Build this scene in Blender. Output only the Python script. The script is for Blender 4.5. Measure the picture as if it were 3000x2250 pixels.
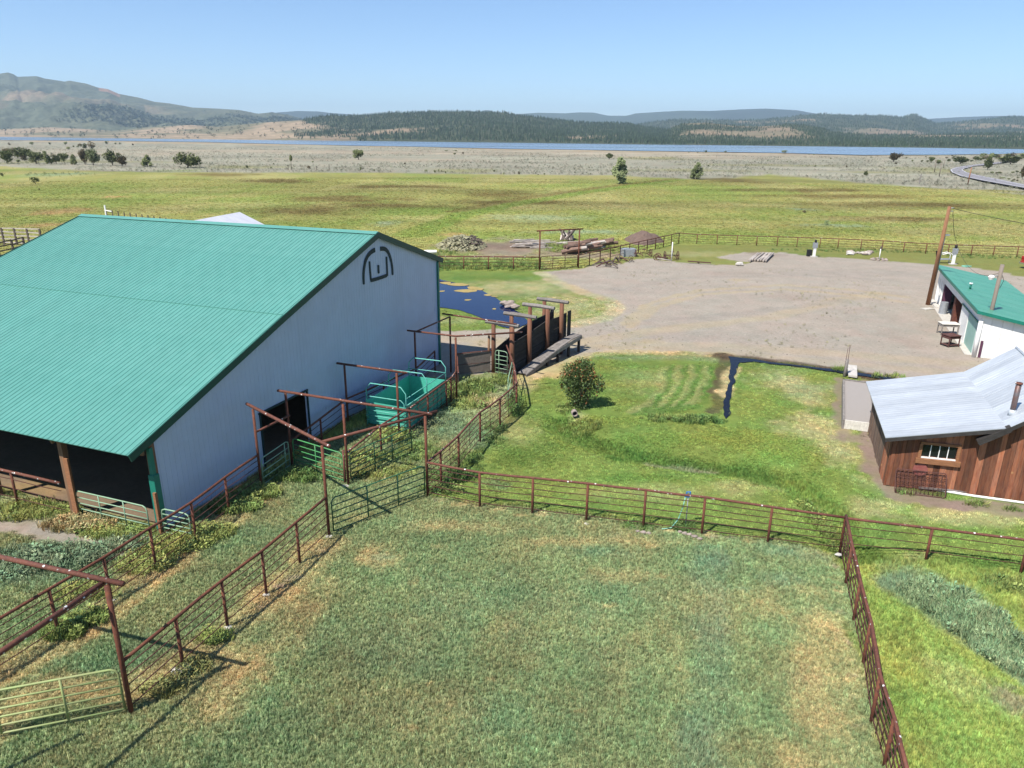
import bpy, math, random
import numpy as np
from mathutils import Vector, Matrix, Quaternion
random.seed(7); rng = np.random.default_rng(11)
S = bpy.context.scene
for o in list(bpy.data.objects): bpy.data.objects.remove(o)

# ---------------------------------------------------------------- camera
F, PITCH, ROLL, CH = 2147.6, math.radians(18.651), math.radians(-0.489), 13.0
fw = np.array([0, math.cos(PITCH), -math.sin(PITCH)])
_r = np.array([1., 0, 0]); _u = np.array([0, math.sin(PITCH), math.cos(PITCH)])
rt = math.cos(ROLL)*_r - math.sin(ROLL)*_u
up = math.sin(ROLL)*_r + math.cos(ROLL)*_u
cam = bpy.data.objects.new('camera', bpy.data.cameras.new('camera')); S.collection.objects.link(cam)
cam.matrix_world = Matrix(((rt[0], up[0], -fw[0], 0), (rt[1], up[1], -fw[1], 0), (rt[2], up[2], -fw[2], CH), (0, 0, 0, 1)))
cam.data.sensor_width = 36; cam.data.lens = F/3000*36; cam.data.clip_start = .1; cam.data.clip_end = 40000
S.camera = cam
# ---------------------------------------------------------------- sky, sun, exposure
SAZ, SEL = math.radians(44), math.radians(55.5)      # direction the shadows fall, sun height
w = bpy.data.worlds.new("World"); S.world = w; w.use_nodes = True
nt = w.node_tree; nt.nodes.clear()
sky = nt.nodes.new('ShaderNodeTexSky'); sky.sky_type = 'NISHITA'; sky.sun_disc = False
sky.sun_elevation = SEL; sky.sun_rotation = math.atan2(-math.cos(SAZ), -math.sin(SAZ))
sky.altitude = 1500; sky.air_density = 1.0; sky.dust_density = 0.; sky.ozone_density = 6.0
bg = nt.nodes.new('ShaderNodeBackground'); bg.inputs[1].default_value = .105
out = nt.nodes.new('ShaderNodeOutputWorld'); nt.links.new(sky.outputs[0], bg.inputs[0]); nt.links.new(bg.outputs[0], out.inputs[0])
sun = bpy.data.objects.new('sun', bpy.data.lights.new('sun', 'SUN')); S.collection.objects.link(sun)
sun.data.energy = 4.9; sun.data.angle = math.radians(.53); sun.data.color = (1, .955, .88)
sd = Vector((math.cos(SAZ)*math.cos(SEL), math.sin(SAZ)*math.cos(SEL), -math.sin(SEL)))
sun.rotation_euler = sd.to_track_quat('-Z', 'Y').to_euler(); sun.location = (0, 0, 60)
S.view_settings.view_transform = 'Standard'; S.view_settings.look = 'None'
S.view_settings.gamma = 1; S.view_settings.exposure = .66; S.view_settings.use_curve_mapping = False
S.render.engine = 'CYCLES'
S.cycles.volume_bounces = 0; S.cycles.volume_max_steps = 16; S.cycles.max_bounces = 6

# ---------------------------------------------------------------- helpers
def ray(px, py):
    d = fw + (px-1500)/F*rt - (py-1125)/F*up
    return d/np.linalg.norm(d)
def G(px, py, z=0.):                       # point of the place seen at a photo pixel, at height z
    d = ray(px, py); return np.array([0, 0, CH]) + (z-CH)/d[2]*d
def g2(px, py, z=0.): return G(px, py, z)[:2]
def Zat(px, py, P):
    d = ray(px, py); t = math.hypot(P[0], P[1])/math.hypot(d[0], d[1]); return CH + t*d[2]
ORG = {}
def link(o): S.collection.objects.link(o); return o
def thing(name, label, cat, loc=(0, 0, 0), group=None, rz=0):
    o = link(bpy.data.objects.new(name, None)); o.empty_display_size = .2
    loc = tuple(float(v) for v in (list(loc)+[0])[:3]); o.location = loc; o.rotation_euler = (0, 0, rz)
    ORG[o.name] = loc if rz == 0 else (0, 0, 0)
    o['label'] = label; o['category'] = cat
    if group: o['group'] = group
    return o
def tag(o, label=None, cat=None, group=None, kind=None):
    for k, v in (('label', label), ('category', cat), ('group', group), ('kind', kind)):
        if v: o[k] = v
    return o
def meshobj(name, V, Fc, mat, parent=None, loc=None, smooth=False, center=False):
    """one mesh object; vertices in world coordinates (parent origin subtracted)"""
    V = np.asarray(V, float)
    org = np.array(ORG.get(parent.name, (0, 0, 0))) if parent else np.zeros(3)
    my = np.zeros(3)
    if parent is None and center:
        my = np.array([V[:, 0].mean(), V[:, 1].mean(), V[:, 2].min()])
    me = bpy.data.meshes.new(name)
    me.from_pydata((V-org-my).tolist(), [], [tuple(map(int, f)) for f in Fc]); me.update()
    if mat: me.materials.append(mat)
    if smooth: me.polygons.foreach_set('use_smooth', [True]*len(me.polygons))
    o = link(bpy.data.objects.new(name, me))
    if parent: o.parent = parent; ORG[o.name] = tuple(org)
    else: o.location = my
    return o
class MB:
    def __init__(s): s.v = []; s.f = []
    def add(s, V, Fc):
        n = len(s.v); s.v.extend([tuple(map(float, p)) for p in V]); s.f.extend([tuple(i+n for i in f) for f in Fc])
    def box(s, c, sz, ax=None, rz=0):
        c = np.array(c, float); h = np.array(sz, float)/2
        if ax is None: ax = np.array([[math.cos(rz), math.sin(rz), 0], [-math.sin(rz), math.cos(rz), 0], [0, 0, 1]])
        V = [c + ax[0]*h[0]*i + ax[1]*h[1]*j + ax[2]*h[2]*k for k in (-1, 1) for j in (-1, 1) for i in (-1, 1)]
        s.add(V, [(0, 2, 3, 1), (4, 5, 7, 6), (0, 1, 5, 4), (2, 6, 7, 3), (0, 4, 6, 2), (1, 3, 7, 5)]); return s
    def beam(s, a, b, wd, ht, side=None):
        a, b = np.array(a, float), np.array(b, float); d = b-a; L = np.linalg.norm(d); d = d/L
        sd_ = np.array(side, float) if side is not None else np.cross(d, [0, 0, 1.])
        if np.linalg.norm(sd_) < 1e-4: sd_ = np.array([1., 0, 0])
        sd_ = sd_/np.linalg.norm(sd_); u_ = np.cross(sd_, d)
        return s.box((a+b)/2, (L, wd, ht), np.array([d, sd_, u_]))
    def tube(s, pts, r, n=8, r2=None, cap=True):
        pts = [np.array(p, float) for p in pts]; m = len(pts); rings = []
        prev = None
        for i, p in enumerate(pts):
            d = pts[min(i+1, m-1)] - pts[max(i-1, 0)]; d = d/np.linalg.norm(d)
            if prev is None:
                a = np.cross(d, [0, 0, 1.]);
                if np.linalg.norm(a) < 1e-3: a = np.array([1., 0, 0])
            else: a = prev - d*(prev@d)
            a = a/np.linalg.norm(a); prev = a; b = np.cross(d, a)
            rr = r if r2 is None else r + (r2-r)*i/(m-1)
            if isinstance(r, (list, tuple)): rr = r[i]
            rings.append([p + rr*(math.cos(2*math.pi*k/n)*a + math.sin(2*math.pi*k/n)*b) for k in range(n)])
        V = [q for R in rings for q in R]; Fc = []
        for i in range(m-1):
            for k in range(n):
                Fc.append((i*n+k, i*n+(k+1) % n, (i+1)*n+(k+1) % n, (i+1)*n+k))
        if cap: Fc += [tuple(range(n))[::-1], tuple((m-1)*n+k for k in range(n))]
        s.add(V, Fc); return s
    def build(s, name, mat, parent=None, smooth=False, center=True):
        return meshobj(name, s.v, s.f, mat, parent, smooth=smooth, center=center)
def tube(name, pts, r, mat, parent, n=8, **k): return MB().tube(pts, r, n, **k).build(name, mat, parent, smooth=True)

# ---------------------------------------------------------------- materials
def M(name, col, rough=.7, metal=0., var=None, scale=3., bump=0., bscale=None, spots=None, spec=.3, stretch=None, objvar=0., coord='Object', detail=6., vc=None, thr=(.3, .7), wet=None):
    m = bpy.data.materials.new(name); m.use_nodes = True; t = m.node_tree; N = t.nodes; L = t.links
    b = N['Principled BSDF']; b.inputs['Roughness'].default_value = rough; b.inputs['Metallic'].default_value = metal
    b.inputs['Specular IOR Level'].default_value = spec
    tc = N.new('ShaderNodeTexCoord'); vec = tc.outputs[coord]
    if stretch:
        mp = N.new('ShaderNodeMapping'); mp.inputs['Scale'].default_value = stretch; L.new(vec, mp.inputs[0]); vec = mp.outputs[0]
    def rgb(c):
        n = N.new('ShaderNodeRGB'); n.outputs[0].default_value = (*c, 1); return n.outputs[0]
    cur = None
    if vc:
        a = N.new('ShaderNodeAttribute'); a.attribute_name = vc[0]; a.attribute_type = vc[1]; cur = a.outputs['Color']
    if cur is None: cur = rgb(col)
    def mix(fac, a, b_, mode='MIX'):
        n = N.new('ShaderNodeMix'); n.data_type = 'RGBA'; n.blend_type = mode
        if hasattr(fac, 'links'): L.new(fac, n.inputs[0])
        else: n.inputs[0].default_value = fac
        for s_, i in ((a, 6), (b_, 7)):
            if hasattr(s_, 'links'): L.new(s_, n.inputs[i])
            else: n.inputs[i].default_value = (*s_, 1)
        return n.outputs[2]
    def noise(sc, dt=detail, v=vec):
        n = N.new('ShaderNodeTexNoise'); n.inputs['Scale'].default_value = sc; n.inputs['Detail'].default_value = dt
        n.inputs['Roughness'].default_value = .62; L.new(v, n.inputs['Vector']); return n.outputs[0]
    def ramp(f, lo, hi):
        n = N.new('ShaderNodeMapRange'); n.inputs[1].default_value = lo; n.inputs[2].default_value = hi; n.clamp = True
        L.new(f, n.inputs[0]); return n.outputs[0]
    if var is not None:
        vs = var if isinstance(var, list) else [(var, scale, 1.)]
        for (c2, sc, am) in vs:
            f = ramp(noise(sc), thr[0], thr[1])
            mm = N.new('ShaderNodeMath'); mm.operation = 'MULTIPLY'; L.new(f, mm.inputs[0]); mm.inputs[1].default_value = am
            cur = mix(mm.outputs[0], cur, c2, 'MULTIPLY' if vc else 'MIX')
    if objvar:
        oi = N.new('ShaderNodeObjectInfo'); hs = N.new('ShaderNodeHueSaturation')
        mr = N.new('ShaderNodeMapRange'); mr.inputs[3].default_value = 1-objvar; mr.inputs[4].default_value = 1+objvar
        L.new(oi.outputs['Random'], mr.inputs[0]); L.new(mr.outputs[0], hs.inputs['Value']); L.new(cur, hs.inputs['Color']); cur = hs.outputs[0]
    if spots:
        (c2, sc, lo) = spots
        vo = N.new('ShaderNodeTexVoronoi'); vo.inputs['Scale'].default_value = sc; L.new(tc.outputs[coord], vo.inputs['Vector'])
        f = ramp(vo.outputs['Distance'], lo, lo*.6); nn = ramp(noise(sc*.35, 2, tc.outputs[coord]), .5, .56)
        mm = N.new('ShaderNodeMath'); mm.operation = 'MULTIPLY'; L.new(f, mm.inputs[0]); L.new(nn, mm.inputs[1])
        cur = mix(mm.outputs[0], cur, c2)
    L.new(cur, b.inputs['Base Color'])
    if bump:
        bp = N.new('ShaderNodeBump'); bp.inputs['Strength'].default_value = bump; bp.inputs['Distance'].default_value = .02 if not wet else wet
        L.new(noise(bscale or scale*3), bp.inputs['Height']); L.new(bp.outputs[0], b.inputs['Normal'])
    return m
WHITEDROP = (.75, .74, .7)
mt = dict(
 rust=M('rusty_pipe', (.125, .043, .03), .75, var=[((.06, .028, .024), 3, .9), ((.22, .085, .05), 11, .6)], spots=(WHITEDROP, 7, .26), bump=.3, bscale=30, coord='Object'),
 rustd=M('shaded_rusty_post', (.10, .034, .024), .8, var=[((.055, .025, .02), 3, .9), ((.22, .075, .035), 9, .7)], bump=.3, bscale=30),  # rust in a darker copy, with the posts' shade put into its colour
 rod=M('rusty_rod', (.10, .036, .026), .8, var=(.055, .025, .022), scale=5),
 iron=M('rusty_iron', (.13, .055, .045), .85, var=(.06, .03, .028), scale=6, bump=.4),
 ggate=M('light_green_gate_paint', (.27, .42, .27), .5, var=(.2, .3, .2), scale=7, spec=.4),
 dgate=M('dark_green_gate_paint', (.025, .11, .055), .5, var=(.05, .13, .06), scale=6, spec=.4),
 bgate=M('bright_green_gate_paint', (.06, .3, .10), .5, var=(.08, .22, .08), scale=6, spec=.4),
 ygate=M('yellow_green_gate_paint', (.33, .42, .15), .55, var=[((.24, .32, .10), 3, .8), ((.30, .22, .14), 2, .5)], spec=.4),
 teal=M('teal_paint', (.07, .42, .31), .5, var=[((.09, .42, .32), 2.5, .7), ((.05, .25, .17), 7, .5)], spec=.4),
 tealt=M('teal_tube_paint', (.16, .50, .42), .45, var=(.1, .36, .3), scale=6, spec=.4),
 roof=M('green_roof_steel', (.09, .27, .225), .42, .0, var=[((.12, .30, .255), .35, .8), ((.058, .20, .165), 1.7, .4)], spots=((.6, .7, .66), 1.6, .035), spec=.5, objvar=.035, bump=.06, bscale=2),
 roof2=M('old_green_roof_steel', (.06, .25, .17), .45, var=[((.10, .29, .2), .8, .8)], spots=((.7, .72, .7), 2.6, .06), spec=.4, objvar=.05),
 gtrim=M('green_trim_steel', (.01, .15, .105), .45, spec=.4, var=(.014, .18, .13), scale=2),
 wall=M('pale_blue_wall_steel', (.47, .55, .69), .42, var=[((.42, .50, .64), .4, .8), ((.36, .42, .52), 1.4, .4)], spec=.4, objvar=.02),
 flue=M('dark_grey_stovepipe', (.13, .13, .14), .5, .3, var=(.16, .07, .05), scale=3),
 rake=M('shaded_green_rake_steel', (.006, .06, .045), .5, spec=.4),  # darker copy of the green trim, gable-side shade put into its colour
 brand=M('black_green_brand', (.006, .028, .032), .6),
 wood=M('weathered_post_wood', (.20, .11, .06), .9, var=[((.08, .04, .025), 2.5, .8), ((.27, .17, .10), 8, .6)], stretch=(1, 1, .12), bump=.5, bscale=14),
 redpost=M('red_brown_post_wood', (.155, .055, .03), .85, var=[((.07, .03, .022), 3, .9), ((.26, .14, .085), 9, .6)], stretch=(1, 1, .08), bump=.6, bscale=12, objvar=.1),
 greyw=M('silver_grey_wood', (.20, .18, .165), .9, var=[((.075, .065, .06), 2.2, .9), ((.32, .29, .26), 7, .6)], stretch=(1, 1, 1), bump=.5, bscale=20, objvar=.15),
 board=M('grey_brown_plywood', (.15, .125, .11), .9, var=[((.09, .075, .065), 3, .8), ((.22, .18, .15), 9, .6)], bump=.4, bscale=9),
 darkw=M('shaded_weathered_plank', (.05, .045, .042), .9, var=[((.025, .022, .02), 3, .8)], bump=.5, bscale=15, objvar=.2),  # weathered wood, darkened to carry the shade on the chute walls
 cabin=M('red_brown_cabin_plank', (.29, .068, .025), .85, var=[((.075, .028, .02), 1.3, .95), ((.40, .16, .075), 3, .8), ((.26, .17, .13), 2.2, .35)], stretch=(6, 6, .8), bump=.6, bscale=10, objvar=.6, spots=((.42, .22, .10), 1.3, .1)),
 cabing=M('grey_cabin_plank', (.24, .17, .13), .9, var=[((.11, .065, .045), 1.6, .9)], stretch=(5, 5, .8), bump=.5, bscale=10, objvar=.25),
 frame=M('orange_brown_window_wood', (.33, .15, .07), .85, var=(.2, .09, .045), scale=5, stretch=(1, 1, 4), bump=.3),
 tin=M('galvanised_roof_sheet', (.42, .45, .48), .45, .25, var=[((.56, .59, .61), 1.1, .9), ((.38, .40, .43), 4, .5)], spec=.5, objvar=.1, stretch=(.6, 1.6, 1), bump=.08, bscale=3),
 tinfar=M('pale_barn_roof_sheet', (.62, .62, .66), .5, 0., var=(.5, .5, .54), scale=1, objvar=.05),
 white=M('white_paint', (.82, .81, .78), .6, var=[((.66, .64, .6), 1.5, .6)], objvar=.02),
 whiteplank=M('white_plank', (.70, .67, .60), .8, var=(.5, .47, .42), scale=6, stretch=(1, 6, 1)),
 greendoor=M('faded_green_door_paint', (.25, .45, .36), .7, var=(.35, .5, .45), scale=2),
 pier=M('brown_timber_pier', (.17, .06, .035), .85, var=(.08, .03, .025), scale=5, bump=.5),
 purple=M('dark_maroon_panel', (.07, .02, .045), .8, var=(.12, .05, .08), scale=5),
 glass=M('dark_window_glass', (.012, .014, .016), .12, spec=.5),
 conc=M('pale_concrete', (.55, .52, .47), .9, var=(.38, .35, .31), scale=5, bump=.5, bscale=18),
 rock=M('brown_grey_rock', (.36, .29, .25), .9, var=(.22, .18, .16), scale=3, bump=.6, bscale=8, objvar=.15),
 gravel=M('grey_gravel_fill', (.30, .27, .245), .95, var=[((.2, .18, .165), 40, .8), ((.4, .36, .33), 60, .6)], bump=.8, bscale=60),
 soil=M('purple_brown_soil', (.17, .115, .09), .95, var=(.11, .075, .06), scale=2, bump=.8, bscale=5),
 log=M('weathered_grey_log', (.50, .45, .40), .9, var=[((.27, .22, .19), 2, .8)], stretch=(1, 1, 1), bump=.5, bscale=8, objvar=.2),
 logb=M('brown_log', (.24, .15, .11), .9, var=(.12, .08, .065), scale=2, bump=.5, bscale=8, objvar=.3),
 stump=M('dark_stump_wood', (.075, .055, .045), .9, var=(.16, .13, .11), scale=2, bump=.5),
 brush=M('pale_cut_brush', (.45, .42, .26), .9, objvar=0, var=(.16, .15, .10), scale=1.3),
 bark=M('juniper_bark', (.10, .075, .055), .9),
 leafj=M('juniper_foliage', (.15, .175, .07), .8, var=[((.08, .10, .045), .5, .9), ((.22, .23, .085), 1.3, .5)], spec=.15, objvar=.2),
 leafb=M('bronze_juniper_foliage', (.17, .14, .075), .8, var=[((.07, .055, .03), .5, .9)], spec=.15),
 leafp=M('pale_pine_foliage', (.24, .27, .13), .8, var=[((.13, .16, .07), .6, .9)], spec=.15, objvar=.1),
 leafs=M('shrub_leaf', (.10, .15, .05), .5, var=[((.05, .08, .03), 3, .8), ((.16, .22, .08), 6, .5)], spec=.4),
 bloss=M('rust_orange_shrub_tips', (.32, .145, .055), .7, var=(.22, .085, .035), scale=5),
 pole=M('orange_brown_utility_pole', (.38, .19, .095), .8, var=(.14, .06, .04), scale=1.5, stretch=(1, 1, .1)),
 poleg=M('grey_brown_utility_pole', (.26, .21, .17), .85, var=(.14, .12, .10), scale=2, stretch=(1, 1, .1)),
 cable=M('black_cable', (.02, .02, .022), .6),
 galv=M('galvanised_steel', (.42, .44, .46), .45, .4, var=(.3, .31, .33), scale=5),
 blue=M('blue_paint', (.02, .16, .42), .5), hose=M('pale_green_hose', (.30, .60, .45), .5, var=(.12, .35, .25), scale=20),
 red=M('red_car_paint', (.38, .015, .02), .3, spec=.6), black=M('black_rubber', (.015, .015, .016), .7), chrome=M('chrome_bumper', (.6, .6, .62), .25, .9),
 asph=M('faded_asphalt', (.23, .22, .235), .9, var=(.19, .18, .19), scale=.6), line=M('white_road_line', (.7, .7, .7), .8),
)
# rear lamp glass and sky-reflecting waters
def water(name, col, rough, bscale, bdist, streak=None):
    m = bpy.data.materials.new(name); m.use_nodes = True; t = m.node_tree; N = t.nodes; L = t.links; b = N['Principled BSDF']
    b.inputs['Base Color'].default_value = (*col, 1); b.inputs['Roughness'].default_value = rough; b.inputs['IOR'].default_value = 1.33; b.inputs['Specular IOR Level'].default_value = .5 if streak else (.22 if bscale < 2 else .12)
    tc = N.new('ShaderNodeTexCoord'); n = N.new('ShaderNodeTexNoise'); n.inputs['Scale'].default_value = bscale; n.inputs['Detail'].default_value = 4
    L.new(tc.outputs['Object'], n.inputs['Vector']); bp = N.new('ShaderNodeBump'); bp.inputs['Distance'].default_value = bdist; bp.inputs['Strength'].default_value = 1
    L.new(n.outputs[0], bp.inputs['Height']); L.new(bp.outputs[0], b.inputs['Normal'])
    if streak:
        mp = N.new('ShaderNodeMapping'); mp.inputs['Scale'].default_value = (.003, .016, 1); L.new(tc.outputs['Object'], mp.inputs[0])
        n2 = N.new('ShaderNodeTexNoise'); n2.inputs['Scale'].default_value = 1; n2.inputs['Detail'].default_value = 5; L.new(mp.outputs[0], n2.inputs['Vector'])
        mr = N.new('ShaderNodeMapRange'); mr.inputs[1].default_value = .4; mr.inputs[2].default_value = .62; L.new(n2.outputs[0], mr.inputs[0])
        mr.inputs[3].default_value = rough; mr.inputs[4].default_value = streak[1]; L.new(mr.outputs[0], b.inputs['Roughness'])
        mx = N.new('ShaderNodeMix'); mx.data_type = 'RGBA'; L.new(mr.outputs[0], mx.inputs[0])
        mq = N.new('ShaderNodeMapRange'); mq.inputs[1].default_value = .4; mq.inputs[2].default_value = .62; L.new(n2.outputs[0], mq.inputs[0])
        L.new(mq.outputs[0], mx.inputs[0]); mx.inputs[6].default_value = (*col, 1); mx.inputs[7].default_value = (*streak[0], 1); L.new(mx.outputs[2], b.inputs['Base Color'])  # light and dark reflection streaks mixed into the lake's base colour
    return m
# ---------------------------------------------------------------- noise
def _h(ix, iy, s):
    n = (ix.astype(np.int64)*374761393 + iy.astype(np.int64)*668265263 + s*974634777) & 0xffffffff
    n = ((n ^ (n >> 13))*1274126177) & 0xffffffff
    n = (n ^ (n >> 16)) & 0xffff
    return n/65535.
def vn(x, y, s=0):
    ix = np.floor(x); iy = np.floor(y); fx = x-ix; fy = y-iy; fx = fx*fx*(3-2*fx); fy = fy*fy*(3-2*fy)
    a = _h(ix, iy, s); b = _h(ix+1, iy, s); c = _h(ix, iy+1, s); d = _h(ix+1, iy+1, s)
    return a+(b-a)*fx+(c-a)*fy+(a-b-c+d)*fx*fy
def fbm(x, y, s=0, o=4):
    r = 0; a = .5; t = 0
    for i in range(o):
        r = r + a*vn(x, y, s+i*17); t += a; a *= .55; x = x*2.03+3.1; y = y*2.03-1.7
    return r/t
def sstep(a, b, x):
    t = np.clip((x-a)/(b-a), 0, 1); return t*t*(3-2*t)
def sdist(poly, X, Y):
    """signed distance, positive inside"""
    P = np.asarray(poly, float); n = len(P); d = np.full(X.shape, 1e18); ins = np.zeros(X.shape, bool)
    for i in range(n):
        a = P[i]; b = P[(i+1) % n]; e = b-a; wx = X-a[0]; wy = Y-a[1]
        t = np.clip((wx*e[0]+wy*e[1])/(e@e+1e-12), 0, 1); d = np.minimum(d, (wx-e[0]*t)**2+(wy-e[1]*t)**2)
        c = (a[1] > Y) != (b[1] > Y)
        with np.errstate(all='ignore'): xi = a[0]+(Y-a[1])/(b[1]-a[1]+1e-15)*e[0]
        ins ^= c & (X < xi)
    d = np.sqrt(d); return np.where(ins, d, -d)
# ---------------------------------------------------------------- ground zones (albedo of what grows or lies there, plus the swale's shading, grass height)
K = dict(past=(.215, .255, .118), pastg=(.18, .245, .125), teal=(.175, .245, .14), tan=(.42, .33, .16), rtan=(.37, .295, .14), reed=(.25, .36, .19), lime=(.245, .295, .075), lawn=(.16, .22, .052),
         lawnd=(.085, .165, .035), dry=(.36, .33, .165), olive=(.225, .215, .068), brown=(.16, .125, .042), mead=(.275, .268, .084), straw=(.385, .34, .145),
         orange=(.38, .24, .11), bright=(.19, .25, .055), bluish=(.25, .31, .20), sage=(.315, .295, .225), sagep=(.39, .32, .235), gravel=(.375, .322, .27), graveld=(.315, .277, .24),
         dirt=(.27, .20, .165), dirtd=(.17, .12, .095), mud=(.09, .06, .04), hay=(.46, .36, .19), shore=(.40, .31, .20), floor=(.22, .16, .11), rimdry=(.42, .36, .22), yellow=(.25, .28, .07))
BX0 = np.array([-11.989, 22.218]); BTH = 1.20644
BU = np.array([math.cos(BTH), math.sin(BTH)]); BV = np.array([-BU[1], BU[0]])
def bw(a, v, z=0.): return np.array([BX0[0]+a*BU[0]+v*BV[0], BX0[1]+a*BU[1]+v*BV[1], z])
ZN = []
def Z(pts, col, g, soft=1., warp=.6, op=1., ws=1.): ZN.append(('p', [g2(*p) if len(p) == 2 else np.array(p[:2], float) for p in pts], col, g, soft, warp, op, ws))
def E(cx, cy, rx, ry, col, g, op=.8, soft=.6, warp=1., ws=None):
    c = g2(cx, cy); ax = abs(g2(cx+rx, cy)[0]-c[0]); y0 = g2(cx, cy-ry)[1]; y1 = g2(cx, cy+ry)[1]
    ZN.append(('e', (c[0], (y0+y1)/2, ax, abs(y0-y1)/2), col, g, soft, warp, op, ws))
def Lp(pts, wd, col, g, op=.9, soft=.5): ZN.append(('l', [g2(*p) for p in pts], wd, col, g, op, soft))
FLAT = 'gravel dirt mud floor shore'.split()
# far to near
Z([(-900, 480), (0, 486), (250, 500), (500, 506), (900, 505), (1300, 508), (1480, 512), (1800, 514), (1950, 522), (2080, 528), (2250, 512), (2560, 538), (2900, 566), (3300, 590), (4200, 640), (900, 90, 0), (14000, 4000, 0), (14000, 16000, 0), (-14000, 16000, 0), (-14000, 1500, 0), (-800, 330, 0)], 'sage', .35, 6, 4, 1, .05)
for e in [(1100, 448, 900, 7), (1650, 445, 500, 5), (300, 452, 400, 8), (1150, 470, 380, 6), (2300, 455, 700, 7), (2050, 462, 350, 5)]: E(*e, 'sagep', .15, .75)
for e in [(1930, 465, 130, 6), (2000, 500, 260, 5), (300, 474, 280, 3), (2600, 505, 200, 4), (2250, 484, 240, 3), (100, 474, 80, 10), (1350, 500, 120, 8), (700, 490, 160, 6), (2760, 500, 130, 10)]: E(*e, 'olive', .3, .6)
Z([(-14000, 16000, 0), (14000, 16000, 0), (14000, 700, 0), (3600, 452), (3000, 455), (2000, 448), (1450, 438), (1000, 428), (0, 413), (-1400, 402), (-14000, 2500, 0)], 'shore', 0, 20, 10, .8, .01)
# meadow tones
for e in [(1180, 548, 220, 8, 'brown'), (1450, 570, 130, 14, 'brown'), (1000, 585, 220, 17, 'brown'), (900, 620, 180, 20, 'brown'), (1130, 605, 200, 10, 'brown'), (640, 513, 150, 7, 'brown'), (820, 530, 150, 8, 'brown'),
          (1550, 592, 260, 10, 'brown'), (2400, 560, 250, 7, 'brown'), (2700, 600, 350, 9, 'brown'), (2150, 530, 120, 10, 'brown'), (2500, 576, 330, 7, 'brown'), (2620, 640, 300, 8, 'brown'), (2880, 560, 160, 6, 'olive'), (1160, 560, 330, 8, 'olive')]:
    E(*e, .35, .95, .5, 4)
for e in [(1300, 620, 330, 16, 'bright'), (1640, 545, 180, 7, 'bright'), (200, 560, 220, 30, 'bright'), (100, 640, 200, 20, 'bright'), (900, 660, 250, 22, 'bright'), (1420, 690, 200, 15, 'bright'),
          (1880, 642, 120, 8, 'bright'), (2250, 690, 180, 12, 'bright'), (2060, 560, 90, 10, 'bright'), (2200, 636, 140, 14, 'bright'), (2650, 660, 180, 9, 'bright'), (2900, 700, 240, 14, 'bright'), (520, 500, 90, 5, 'bright'), (2440, 680, 200, 14, 'bright'), (420, 590, 190, 10, 'bright')]:
    E(*e, .4, .62, .6, 4)
for e in [(1300, 540, 180, 7, 'straw'), (1800, 605, 140, 9, 'straw'), (1200, 555, 180, 5, 'straw'), (1560, 610, 200, 6, 'straw'), (2200, 600, 220, 7, 'straw'), (2450, 640, 200, 10, 'straw'), (2700, 620, 260, 7, 'straw'),
          (500, 560, 200, 10, 'straw'), (70, 600, 130, 9, 'straw'), (2900, 645, 180, 8, 'straw'), (1230, 640, 130, 9, 'straw'), (700, 600, 140, 12, 'straw'), (1500, 630, 90, 6, 'straw'), (2800, 560, 220, 6, 'straw')]:
    E(*e, .35, .5, .6, 4)
for e in [(1560, 640, 180, 13, 'bluish'), (180, 512, 110, 8, 'bluish'), (1130, 656, 45, 9, 'bluish'), (2450, 660, 120, 6, 'bluish'), (1700, 680, 160, 7, 'bluish'), (2350, 612, 50, 4, 'bluish')]: E(*e, .3, .7, .7, 3)
for e in [(170, 620, 90, 14, 'orange'), (130, 660, 70, 9, 'orange'), (1330, 688, 50, 7, 'orange'), (330, 577, 50, 4, 'orange')]: E(*e, .25, .75, .6, 3)
Lp([(1990, 528), (1850, 545), (1700, 566), (1500, 598), (1350, 632), (1200, 690)], 1.5, 'bright', .5, .85, 2.)
Lp([(1985, 525), (1840, 541), (1680, 560), (1480, 588), (1330, 620)], 1.2, 'brown', .4, .6, 1.5)
# yard beyond the far fence
E(1500, 735, 200, 38, 'dirt', .02, .85, .3, 2); E(1420, 722, 130, 15, 'dirtd', .0, .7); E(1750, 748, 130, 14, 'dirt', .02, .7)
E(1660, 728, 50, 14, 'bright', .35, .8); E(1350, 745, 80, 7, 'lawn', .2, .7); E(1880, 724, 60, 9, 'bright', .3, .5)
Z([(1240, 756), (1580, 757), (1585, 792), (1240, 796)], 'bright', .45, 1.0, 1, .75)
# lawns of the yard
Z([(1100, 792), (1580, 794), (1694, 786), (1990, 716), (2300, 720), (2560, 732), (3000, 757), (3600, 790), (3600, 1700), (3000, 1690), (2458, 1612), (1253, 1456), (1500, 1130), (1285, 1090), (1200, 900)], 'lawn', .05, .5, .5)
Z([(1694, 786), (1990, 716), (2300, 720), (2560, 732), (3000, 757), (3600, 790), (3600, 860), (1700, 800)], 'olive', .06, .5, .5, .75)
E(2050, 745, 160, 12, 'dry', .05, .5); E(2350, 745, 120, 6, 'lawn', .05, .6); E(2700, 760, 250, 6, 'olive', .05, .6)
for e in [(1560, 850, 200, 34, .95), (1700, 895, 140, 34, .95), (1640, 920, 120, 28, .9), (1450, 830, 100, 12, .35), (1340, 940, 90, 14, .6)]: E(*e[:4], 'dry', .05, e[4], .6, 2)
for e in [(1440, 815, 160, 10), (1560, 935, 60, 20), (1500, 870, 50, 16)]: E(*e, 'lawnd', .1, .6)
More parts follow.
